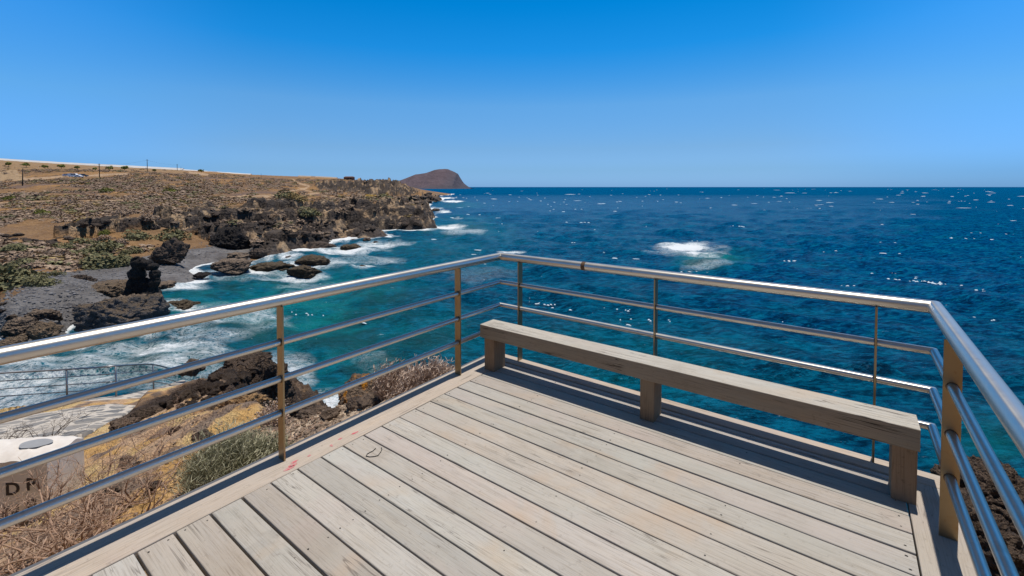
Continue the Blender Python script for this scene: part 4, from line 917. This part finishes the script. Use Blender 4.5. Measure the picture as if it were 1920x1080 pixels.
# scrub that covers the plain: nobody could count it
g = np.random.default_rng(21); cl = [leaf_cloud(60, (1, 1, .5), 600+i, .19) for i in range(6)]
for mt, cnt_, nm, lb in (('scrub', 5600, 'scrub', 'low brown dry scrub covering the whole coastal plain'), ('scrub_y', 600, 'dry_grass', 'tufts of yellow dry grass between the brown scrub'), ('green', 900, 'scrub', 'low olive green scrub scattered through the brown plain')):
    VV, FF, TT = [], [], []; nv = 0; k = 0; tries = 0
    while k < cnt_ and tries < cnt_*12:
        tries += 1
        px = g.uniform(-260, 790); d = math.exp(g.uniform(math.log(47), math.log(400))); z = far_ground(960+(px-960)/cp_*cp_, d)[0]
        x = (px-960)/F*cp_*d; qx_, qy_ = proj(np.array([x, d, z])); A1 = np.array([float(qx_)]); B1 = np.array([float(qy_)])
        if inpoly(A1, B1, Z_GRAV)[0] or z < 2.0: continue
        dens = .25 if (inpoly(A1, B1, Z_ROCK)[0] or inpoly(A1, B1, Z_OR)[0]) else .95 if inpoly(A1, B1, Z_OR2)[0] else 1.0
        if inpoly(A1, B1, Z_ROCK2)[0] or inpoly(A1, B1, Z_SAND)[0]: dens = .08
        if d > 335 and px < 345: dens = .05
        if dens*(.55+1.5*vnoise(np.array([[x*.06, d*.04, 0]]), 5)[0]+.25) < g.random(): continue
        if any(seg_d(A1, B1, pts)[0] < w_*1.3 for pts, w_ in TRACKS): continue
        r = g.choice([g.uniform(.45, 1.0), g.uniform(1.0, 2.0)])*(1.0 if d < 130 else 1.5); v, f, t_ = cl[g.integers(6)]
        VV.append(v*r+np.array([x, d, z-.1*r])); FF.append(f+nv); TT.append(np.clip(t_+g.normal(0, .18), 0, 1)); nv += len(v); k += 1
    o = link(nm, mesh_np(nm, np.vstack(VV), np.vstack(FF), {'tone': np.vstack(TT)}), M[mt], None); tag(o, lb, 'scrub', kind='stuff')

def sprigs(name, n, rx, ry, h, seed, mat, blade=.010, lean=.5, seg=3, spread=1.0, fork=False):
    """upright stems fanning out from a low crown, each a thin tapered 3-sided tube"""
    g = random.Random(seed); m = MB()
    for i in range(n):
        a = g.uniform(0, 6.283); rr = math.sqrt(g.random()); bx, by = rx*rr*math.cos(a), ry*rr*math.sin(a); hh = h*(1-.55*rr*rr)*g.uniform(.7, 1.15)
        dx, dy = lean*(bx/rx*.5+g.gauss(0, .35)), lean*(by/ry*.5+g.gauss(0, .35)); p = Vector((bx*.6, by*.6, g.uniform(0, .45)*hh)); L = hh-p.z; pts = [p]
        d = Vector((dx, dy, 1)).normalized()
        for s in range(seg):
            d = (d+Vector((g.gauss(0, .18), g.gauss(0, .18), g.gauss(.03, .1)))).normalized(); pts.append(pts[-1]+d*(L/seg)*g.uniform(.8, 1.2))
        r0 = blade*g.uniform(.6, 1.2); c = min(1, max(0, g.gauss(.5, .25)))
        m.tube(pts, [r0*(1-.6*s/seg) for s in range(seg+1)], 3, cap=False, c=c, miter=False)
        if fork:
            for q in range(3):
                b0 = pts[g.randrange(1, seg+1)]; dd = Vector((g.gauss(0, 1), g.gauss(0, 1), g.uniform(.3, 1.3))).normalized(); m.tube([b0, b0+dd*h*.10], [r0*.8, r0*.5], 3, cap=False, c=min(1, c+.15), miter=False)
    return m.build(name, mat)
def on_near(px, py, d):
    p = at_d(px, py, d); return (p[0], p[1], near_ground(p[0], p[1])[0])
# grey-green bush by the nearest left post
o = sprigs('shrub', 2600, .42, .34, .50, 31, M['greygreen'], .0026, .9, 3, fork=True); p = at_d(432, 915, 3.55); o.location = (p[0], p[1], min(p[2], near_ground(p[0], p[1])[0])-.05)
tag(o, 'grey green bushy shrub against the deck edge by the nearest left post', 'shrub')
o = sprigs('shrub', 420, .26, .2, .28, 32, M['greygreen'], .004, .9, 3, fork=True); p = at_d(500, 862, 3.6); o.location = (p[0], p[1], near_ground(p[0], p[1])[0]-.02); tag(o, 'small yellowish green shrub immediately left of the nearest left post', 'shrub')
# pale sprigs at the corner
o = sprigs('shrub', 3000, .56, .30, .47, 33, M['pink'], .0042, .45, 3, fork=True); p = at_d(806, 735, 4.35); o.location = (p[0], p[1], DZ-.52); o.rotation_euler = (0, 0, R(37)); tag(o, 'pale pinkish dry shrub of stubby sprigs beside the second left post', 'shrub')
o = sprigs('shrub', 1100, .40, .24, .36, 34, M['pink'], .004, .5, 3, fork=True); p = at_d(752, 752, 4.6); o.location = (p[0], p[1], near_ground(p[0], p[1])[0]-.03); tag(o, 'low pale dry shrub downslope of the pinkish one', 'shrub')
o = sprigs('shrub', 180, .25, .2, .30, 35, M['pink'], .006, .8, 3, fork=True); p = at_d(512, 795, 5.6); o.location = (p[0], p[1], near_ground(p[0], p[1])[0]-.02); tag(o, 'sparse pale dry shrub in front of the dark broken rock', 'shrub')
def bare_shrub(seed, n, L, r0, mat, tilt=.9, depth=4, up=.25, seglen=.12):
    g = random.Random(seed); m = MB()
    def grow(p, d, L, r, lv):
        k = max(2, int(L/seglen)); pts = [p]; q = p
        for i in range(k):
            d = (d+Vector((g.gauss(0, .26), g.gauss(0, .26), g.gauss(.03, .2)))).normalized(); q = q+d*(L/k); pts.append(q)
        m.tube(pts, [r*(1-.45*i/k) for i in range(k+1)], 5 if r > .006 else 4, cap=True, c=min(1, max(0, g.gauss(.45+.08*lv, .2))), miter=False)
        if lv >= depth: return
        for i in range(g.choice([2, 3, 3])):
            j = g.randrange(1, k+1); dd = (d*.7+Vector((g.gauss(0, .75), g.gauss(0, .75), g.gauss(up, .45)))).normalized()
            grow(pts[j], dd, L*g.uniform(.5, .8), r*.62, lv+1)
    for i in range(n):
        a = g.uniform(0, 6.283); d = Vector((math.cos(a)*tilt, math.sin(a)*tilt, g.uniform(.2, 1.0))).normalized(); grow(Vector((g.gauss(0, .12), g.gauss(0, .12), 0)), d, L*g.uniform(.7, 1.2), r0*g.uniform(.7, 1.2), 0)
    return m.build('dry_shrub', mat, smooth=True)
def put(o, px, py, d, lb, dz=0.0):
    p = at_d(px, py, d); o.location = (p[0], p[1], near_ground(p[0], p[1])[0]-.04+dz); tag(o, lb, 'dry shrub')
put(bare_shrub(51, 9, .34, .014, M['twig']), 60, 1060, 3.3, 'tangled bare brown shrub filling the lower left corner')
put(bare_shrub(52, 9, .36, .011, M['twig']), 190, 980, 3.7, 'bare tan shrub between the lettered block and the deck edge')
put(bare_shrub(53, 7, .34, .010, M['twig']), 250, 925, 4.2, 'bare pale twigs spreading over orange soil')
put(bare_shrub(54, 6, .27, .010, M['twig']), 20, 960, 4.4, 'bare pinkish twigs reaching up in front of the lettered block')
put(bare_shrub(55, 6, .36, .010, M['twig']), 120, 955, 4.6, 'bare twigs at the right corner of the lettered block')
put(bare_shrub(56, 7, .34, .012, M['twig']), 120, 1050, 3.1, 'dense dry brushwood along the deck edge at lower left')
put(bare_shrub(57, 6, .50, .012, M['twig_grey']), 38, 805, 8.2, 'dark grey bare shrub standing behind the lettered block')
put(bare_shrub(58, 3, .55, .009, M['twig_grey'], 1.2, 2), 100, 838, 6.6, 'few thin dark branches crossing above the lettered block')
put(bare_shrub(59, 5, .30, .008, M['twig']), 275, 870, 5.2, 'small bare pale shrub above the grey stones')
put(bare_shrub(60, 5, .30, .008, M['twig']), 300, 815, 6.9, 'faded twiggy shrub on the tan soil near the path')
# litter of dead twigs on the slope
m = MB(); g_ = random.Random(77)
for i in range(800):
    x, y_ = g_.uniform(-5.2, -1.9), g_.uniform(1.2, 5.2)
    if np.array([x, y_])@AX < 2.97: continue
    z = near_ground(x, y_)[0]+.008; a = g_.uniform(0, 6.28); L = g_.uniform(.05, .22); pts = [(x, y_, z)]
    for s in range(3): a += g_.gauss(0, .4); x2 = pts[-1][0]+math.cos(a)*L/3; y2 = pts[-1][1]+math.sin(a)*L/3; pts.append((x2, y2, near_ground(x2, y2)[0]+g_.uniform(.004, .03)))
    m.tube(pts, g_.uniform(.0018, .005), 4, cap=False, c=min(1, max(0, g_.gauss(.55, .25))), miter=False)
o = m.build('twig_litter', M['twig']); tag(o, 'dead twigs littering the slope beside the deck', 'twigs', kind='stuff')

# ------------------------------------------------------------------ lettered white block
def mat_white():
    t = NT('old_white_paint'); n = t.noise(t.coord(), 6, 7, .7); n2 = t.noise(t.coord(), 1.6, 4, .6)
    c = t.mix(t.ramp(n, [(.35, 0.0), (.7, 1.0)]), (.60, .54, .48), (.72, .67, .61)); c = t.mix(t.ramp(n2, [(.5, 0.0), (.75, .4)]), c, (.46, .39, .33))
    return t.done(c, .85, t.bump(n, .3, .01))
M['white'] = mat_white(); M['letter'] = NT('black_lettering').done((.03, .02, .02), .7)
p0 = at_d(88, 868, 5.6); bz = near_ground(p0[0], p0[1])[0]
blk = empty('lettered_block', (p0[0], p0[1], 6.55), R(8)); tag(blk, 'white painted stone block with black letters behind the bare twigs', 'block')
bh = p0[2]-6.55
bm_ = bmesh.new()
nx, nyy = 26, 18; W_, D_ = 1.5, .58
def toph(u, v):  # rounded cushion top
    return bh+.10-.18*max(0, abs(u-.5)*2-.55)**1.6-.15*max(0, abs(v-.5)*2-.5)**1.6
vv = [[bm_.verts.new((-W_+W_*i/nx, D_*j/nyy, toph(i/nx, j/nyy)+.008*math.sin(i*1.7+j))) for j in range(nyy+1)] for i in range(nx+1)]
for i in range(nx):
    for j in range(nyy): bm_.faces.new((vv[i][j], vv[i+1][j], vv[i+1][j+1], vv[i][j+1]))
ring = [vv[i][0] for i in range(nx+1)]+[vv[nx][j] for j in range(1, nyy+1)]+[vv[i][nyy] for i in range(nx-1, -1, -1)]+[vv[0][j] for j in range(nyy-1, 0, -1)]
low = [bm_.verts.new((v.co.x, v.co.y, -.5)) for v in ring]
for i in range(len(ring)):
    j = (i+1) % len(ring); bm_.faces.new((ring[j], ring[i], low[i], low[j]))
bm_.normal_update(); me = bpy.data.meshes.new('body'); bm_.to_mesh(me); bm_.free()
o = link('body', me, M['white'], blk, True); me.set_sharp_from_angle(angle=R(50))
# grey stone set into the top
V = []; n = 28
for k in range(n): a = 6.283*k/n; V.append((-.36+.165*math.cos(a)*(1+.10*math.sin(3*a)+.06*math.sin(2*a+1)), .29+.12*math.sin(a)*(1+.08*math.cos(2*a)), 0))
V = [(x, y, toph((x+W_)/W_, y/D_)+.016) for x, y, z in V]; V.append((-.36, .29, toph((W_-.36)/W_, .29/D_)+.022))
me = mesh_np('inset_stone', V, [(k, (k+1) % n, n) for k in range(n)]); t = NT('grey_stone'); nn_ = t.noise(t.coord(), 9, 6, .7); M['gstone'] = t.done(t.mix(nn_, (.20, .205, .215), (.34, .34, .345)), .9); link('inset_stone', me, M['gstone'], blk, True)
def text(ch, x, z, size, rot=0):
    cu = bpy.data.curves.new('letter', 'FONT'); cu.body = ch; cu.size = size; cu.extrude = .003; cu.offset = .004
    ob = bpy.data.objects.new('letter', cu); COL.objects.link(ob); dg = bpy.context.evaluated_depsgraph_get(); me = bpy.data.meshes.new_from_object(ob.evaluated_get(dg)); bpy.data.objects.remove(ob); bpy.data.curves.remove(cu)
    o = link('letter', me, M['letter'], blk); o.location = (x, -.004, z); o.rotation_euler = (R(90), rot, 0); return o
text('D', -.47, bh-.37, .22); text('P', -.24, bh-.33, .22); text('N', -.50, bh-.66, .24); text('P', -.24, bh-.60, .22)

# ------------------------------------------------------------------ railing of the stone path
prl = empty('path_railing', tuple(at_d(218, 741, 14.8))); tag(prl, 'thin curved grey steel railing along the seaward side of the stone path', 'railing')
o0 = Vector(prl.location)
pts_b = [(-260, 812, 12.6, 1.0), (-60, 765, 13.9, 1.0), (126, 748, 14.9, 1.0), (218, 741, 15.0, 1.0), (288, 727, 17.6, .93), (330, 733, 19.0, .85)]
PB = [Vector(at_d(a, b, c)) for a, b, c, h in pts_b]; HH = [q[3] for q in pts_b]
def crv(f):
    out = []; n = len(PB)
    for i in range(n-1):
        p0_, p1_, p2_, p3_ = PB[max(i-1, 0)], PB[i], PB[i+1], PB[min(i+2, n-1)]
        for k in range(8):
            t_ = k/8; h = HH[i]*(1-t_)+HH[i+1]*t_
            q = .5*((2*p1_)+(p2_-p0_)*t_+(2*p0_-5*p1_+4*p2_-p3_)*t_**2+(3*p1_-p0_-3*p2_+p3_)*t_**3); out.append(q+Vector((0, 0, h*f))-o0)
    out.append(PB[-1]+Vector((0, 0, HH[-1]*f))-o0); return out
M['steel_far'] = mat_steel('dull_steel', (.30, .30, .31), .35, .3)
m = MB(); m.tube(crv(1.0), .028, 10, miter=False); m.build('handrail', M['steel_far'], prl, smooth=True)
for f in (.74, .48, .24):
    m = MB(); m.tube(crv(f), .015, 8, miter=False); m.build('rail', M['steel_far'], prl, smooth=True)
for i, q in enumerate(PB[:-1]):
    m = MB(); b = q-o0; m.tube([b+Vector((0, 0, -.4)), b+Vector((0, 0, HH[i]*.985))], .028, 10); m.build('post', M['steel_far'], prl, smooth=True)

# ------------------------------------------------------------------ far things on the hill
M['pole'] = NT('dark_pole').done((.035, .025, .018), .9); M['wall'] = NT('white_wall').done((.72, .68, .62), .9)
def far_pt(px, d): u = (px-960)/F*cp_; return np.array([u*d, d, far_ground(px, d)[0]])
tops = []
for i, (px, pyt, pyb, d, lb) in enumerate([(42, 302, 336, 200, 'leftmost utility pole, leaning slightly, on the plain'), (187, 303, 329, 250, 'dark utility pole right of the white vehicles'), (277, 300, 323, 330, 'tallest looking utility pole against the sky'), (333, 309, 321, 400, 'short far utility pole right of the tallest one'), (340, 312, 319, 420, 'stubby post just right of the short far pole'), (490, 325, 331, 405, 'tiny post on the skyline left of the far white wall')]):
    p = far_pt(px, d); base = p[2]; H_ = max(3.0, (pyb-pyt)/F*d)
    o = empty('utility_pole', tuple(p)); tag(o, lb, 'pole', 'utility poles across the plain'); m = MB(); r_ = .22 if i < 4 else .12
    lean = .05*H_ if i == 0 else 0
    m.tube([(0, 0, -1), (lean, 0, H_)], [r_, r_*.75], 8); m.build('pole_shaft', M['pole'], o, smooth=True)
    if i < 4:
        m = MB(); m.box(lean-.75, lean+.75, -.07, .07, H_-.75, H_-.6); m.build('crossarm', M['pole'], o); tops.append(Vector(p)+Vector((lean, 0, H_-.6)))
for a, b, lb in ((tops[0], tops[1], 'thin cable sagging between the two nearest utility poles'), (tops[1], tops[2], 'thin cable rising to the tallest looking utility pole'), (tops[2], tops[3], 'thin cable falling right from the tallest looking pole')):
    m = MB(); m.tube([a.lerp(b, s/12)-Vector((0, 0, 1.6*4*(s/12)*(1-s/12)*.6)) for s in range(13)], .022, 4, miter=False); o = m.build('power_cable', M['pole']); tag(o, lb, 'cable')
def far_tree(px, d, w, lb, seed):
    p = far_pt(px, d); r = w*d/F*.52; o = empty('tree', tuple(p)); tag(o, lb, 'tree', 'small trees along the hill road'); h = r*.8
    m = MB(); m.tube([(0, 0, -.5), (.1*r, 0, h*.5), (.02*r, 0, h)], [.16, .13, .1], 6, miter=False)
    for k in range(4): a = k*1.6; m.tube([(.05*r, 0, h*.6), (.5*r*math.cos(a), .5*r*math.sin(a), h*1.15)], [.08, .04], 5, miter=False)
    m.build('trunk', M['pole'], o); v, f, t_ = leaf_cloud(150, (r, r, r*.85), seed, .24); v = v+np.array([0, 0, h*.75]); me = mesh_np('crown', v, f, {'tone': t_}); link('crown', me, M['bright'], o)
for i, (px, d, w, lb) in enumerate([(17, 360, 11, 'leftmost small green tree on the hill road'), (50, 355, 12, 'small tree immediately right of the leftmost pole'), (85, 350, 11, 'small tree between the leftmost pole and the vehicles'), (116, 345, 13, 'small yellow green tree left above the white van'), (146, 335, 10, 'small tree right behind the white van'), (179, 330, 9, 'small dark tree touching the pole right of the vehicles'), (206, 330, 13, 'wide small tree right of the pole near the vehicles'), (234, 330, 13, 'spreading small tree before the tallest looking pole'), (290, 335, 9, 'small tree right of the tallest looking pole'), (378, 380, 10, 'low green tree on the right shoulder of the hill')]):
    far_tree(px, d, w, lb, 700+i)
# white rim wall along the top of the hill
def rim(pxs, d, h, name, lb, mat, th=1.5):
    m = MB(); DD = np.linspace(340, 640, 60); best = []      # stand it on the crest itself
    for x in pxs:
        q = [(far_pt(x, dd)[2]-EYE)/dd for dd in DD]; k = int(np.argmax(q)); best.append((DD[k], q[k]))
    dm = np.array([q[0] for q in best]); zr = np.array([q[1] for q in best]); ker = np.ones(9)/9
    dm = np.convolve(np.pad(dm, 4, 'edge'), ker, 'valid'); P = [np.array([(x-960)/F*cp_*d_, d_, EYE+r_*d_-.15]) for x, d_, r_ in zip(pxs, dm, zr)]
    for a, b in zip(P[:-1], P[1:]):
        zs = (a[2]-2, a[2]+h, b[2]-2, b[2]+h); m.add([(a[0], a[1]-4, zs[0]), (b[0], b[1]-4, zs[2]), (b[0], b[1]+th, zs[2]), (a[0], a[1]+th, zs[0]), (a[0], a[1], zs[1]), (b[0], b[1], zs[3]), (b[0], b[1]+th, zs[3]), (a[0], a[1]+th, zs[1])], [(0, 3, 2, 1), (4, 5, 6, 7), (0, 1, 5, 4), (2, 3, 7, 6), (1, 2, 6, 5), (3, 0, 4, 7)])
    o = m.build(name, mat); tag(o, lb, 'wall')
rim(list(range(-160, 345, 12)), 446, 1.9, 'wall', 'long white sloping wall running along the hill crest at left', M['wall'])
rim(list(range(345, 480, 9)), 440, .9, 'wall', 'thin broken white wall continuing down the crest', M['wall'])
rim(list(range(560, 634, 8)), 415, 1.2, 'wall', 'short pale wall on the skyline left of the brown hut', NT('beige_wall').done((.45, .36, .27), .9))
p = far_pt(655, 400); hut = empty('hut', tuple(p)); tag(hut, 'small reddish brown hut on the skyline left of the island', 'hut')
M['hut'] = NT('red_brown_wall').done((.20, .085, .05), .9); M['roof'] = NT('brown_roof').done((.12, .06, .04), .9)
m = MB(); m.box(-4, 4, -2.5, 2.5, -1, 2.3); m.build('wall', M['hut'], hut)
m = MB(); m.add([(-4.4, -2.9, 2.31), (4.4, -2.9, 2.31), (4.4, 2.9, 2.31), (-4.4, 2.9, 2.31), (-3.4, 0, 3.2), (3.4, 0, 3.2)], [(0, 3, 2, 1), (0, 1, 5, 4), (2, 3, 4, 5), (1, 2, 5), (3, 0, 4)]); m.build('roof', M['roof'], hut)
m = MB(); m.box(-.5, .5, -2.56, -2.503, 0, 1.9); m.build('door', M['pole'], hut)
m = MB(); m.box(1.5, 2.6, -2.56, -2.503, .8, 1.7); m.build('window', M['pole'], hut)
# parked vehicles
t = NT('car_glass'); M['glass'] = t.done((.02, .03, .045), .08); M['tyre'] = NT('tyre').done((.02, .02, .02), .9); M['trim'] = NT('wheel_rim').done((.5, .5, .5), .3, metal=1.0); M['lampr'] = NT('tail_lamp').done((.4, .02, .02), .3)
def paint(n, c): t = NT(n); t.b.inputs['Coat Weight'].default_value = .5; return t.done(c, .35)
def vehicle(name, px, d, L, prof, W, mat, lb, cat, rz, wins):
    """prof: side outline (x,z); wins: window outlines on that side"""
    p = far_pt(px, d); r = empty(name, (p[0], p[1], p[2]+.1), rz); tag(r, lb, cat); n = len(prof); m = MB()
    V = [(x, -W/2*(1 if z < 1.0 else .9), z) for x, z in prof]+[(x, W/2*(1 if z < 1.0 else .9), z) for x, z in prof]
    m.add(V, [tuple(range(n)), tuple(reversed(range(n, 2*n)))]+[(i, i+n, (i+1) % n+n, (i+1) % n) for i in range(n)]); m.build('body', mat, r)
    for w in wins:
        for s in (-1, 1):
            m = MB(); q = [(x, s*(W/2*(.95)+.012), z) for x, z in w]; q2 = [(x, s*(W/2*.95-.05), z) for x, z in w]; k = len(w); m.add(q+q2, [tuple(range(k)), tuple(reversed(range(k, 2*k)))]+[(i, (i+1) % k, (i+1) % k+k, i+k) for i in range(k)]); m.build('window', M['glass'], r)
    for x in (-L*.31, L*.31):
        for s in (-1, 1):
            m = MB(); m.tube([(x, s*(W/2-.2), .32), (x, s*(W/2+.015), .32)], .32, 14); o = m.build('wheel', M['tyre'], r); m = MB(); m.tube([(x, s*(W/2+.016), .32), (x, s*(W/2+.03), .32)], .2, 12); m.build('rim', M['trim'], o)
    for s in (-1, 1):
        m = MB(); m.box(L/2-.02, L/2+.03, s*W*.36-.15, s*W*.36+.15, .62, .8); m.build('headlight', M['trim'], r); m = MB(); m.box(-L/2-.03, -L/2+.02, s*W*.38-.1, s*W*.38+.1, .7, .95); m.build('tail_light', M['lampr'], r)
car_p = [(-2.1, .3), (-2.1, .85), (-1.9, 1.0), (-1.3, 1.45), (.2, 1.5), (1.0, 1.0), (1.9, .85), (2.1, .6), (2.1, .3)]; car_w = [[(-1.5, 1.03), (-1.15, 1.38), (-.4, 1.42), (-.4, 1.03)], [(-.3, 1.03), (-.3, 1.42), (.2, 1.42), (.75, 1.03)]]
van_p = [(-2.5, .35), (-2.5, 1.9), (-2.3, 2.1), (1.2, 2.1), (1.9, 1.25), (2.4, 1.05), (2.5, .7), (2.5, .35)]; van_w = [[(.4, 1.25), (.4, 1.85), (1.15, 1.85), (1.6, 1.25)], [(-.9, 1.25), (-.9, 1.85), (.25, 1.85), (.25, 1.25)]]
wp = paint('white_paint', (.78, .78, .77))
vehicle('van', 139, 262, 5.0, van_p, 1.9, wp, 'white van parked among the cars on the hill track', 'van', R(8), van_w)
vehicle('car', 127, 268, 4.2, car_p, 1.75, paint('silver_blue_paint', (.45, .47, .56)), 'pale silver blue car parked left of the white van', 'car', R(15), car_w)
vehicle('car', 149, 262, 4.2, car_p, 1.75, paint('light_grey_paint', (.55, .57, .62)), 'light grey car parked right of the white van', 'car', R(-10), car_w)
vehicle('car', 157, 266, 4.2, car_p, 1.75, paint('dark_paint', (.03, .035, .05)), 'dark car parked at the right end of the vehicles', 'car', R(60), car_w)
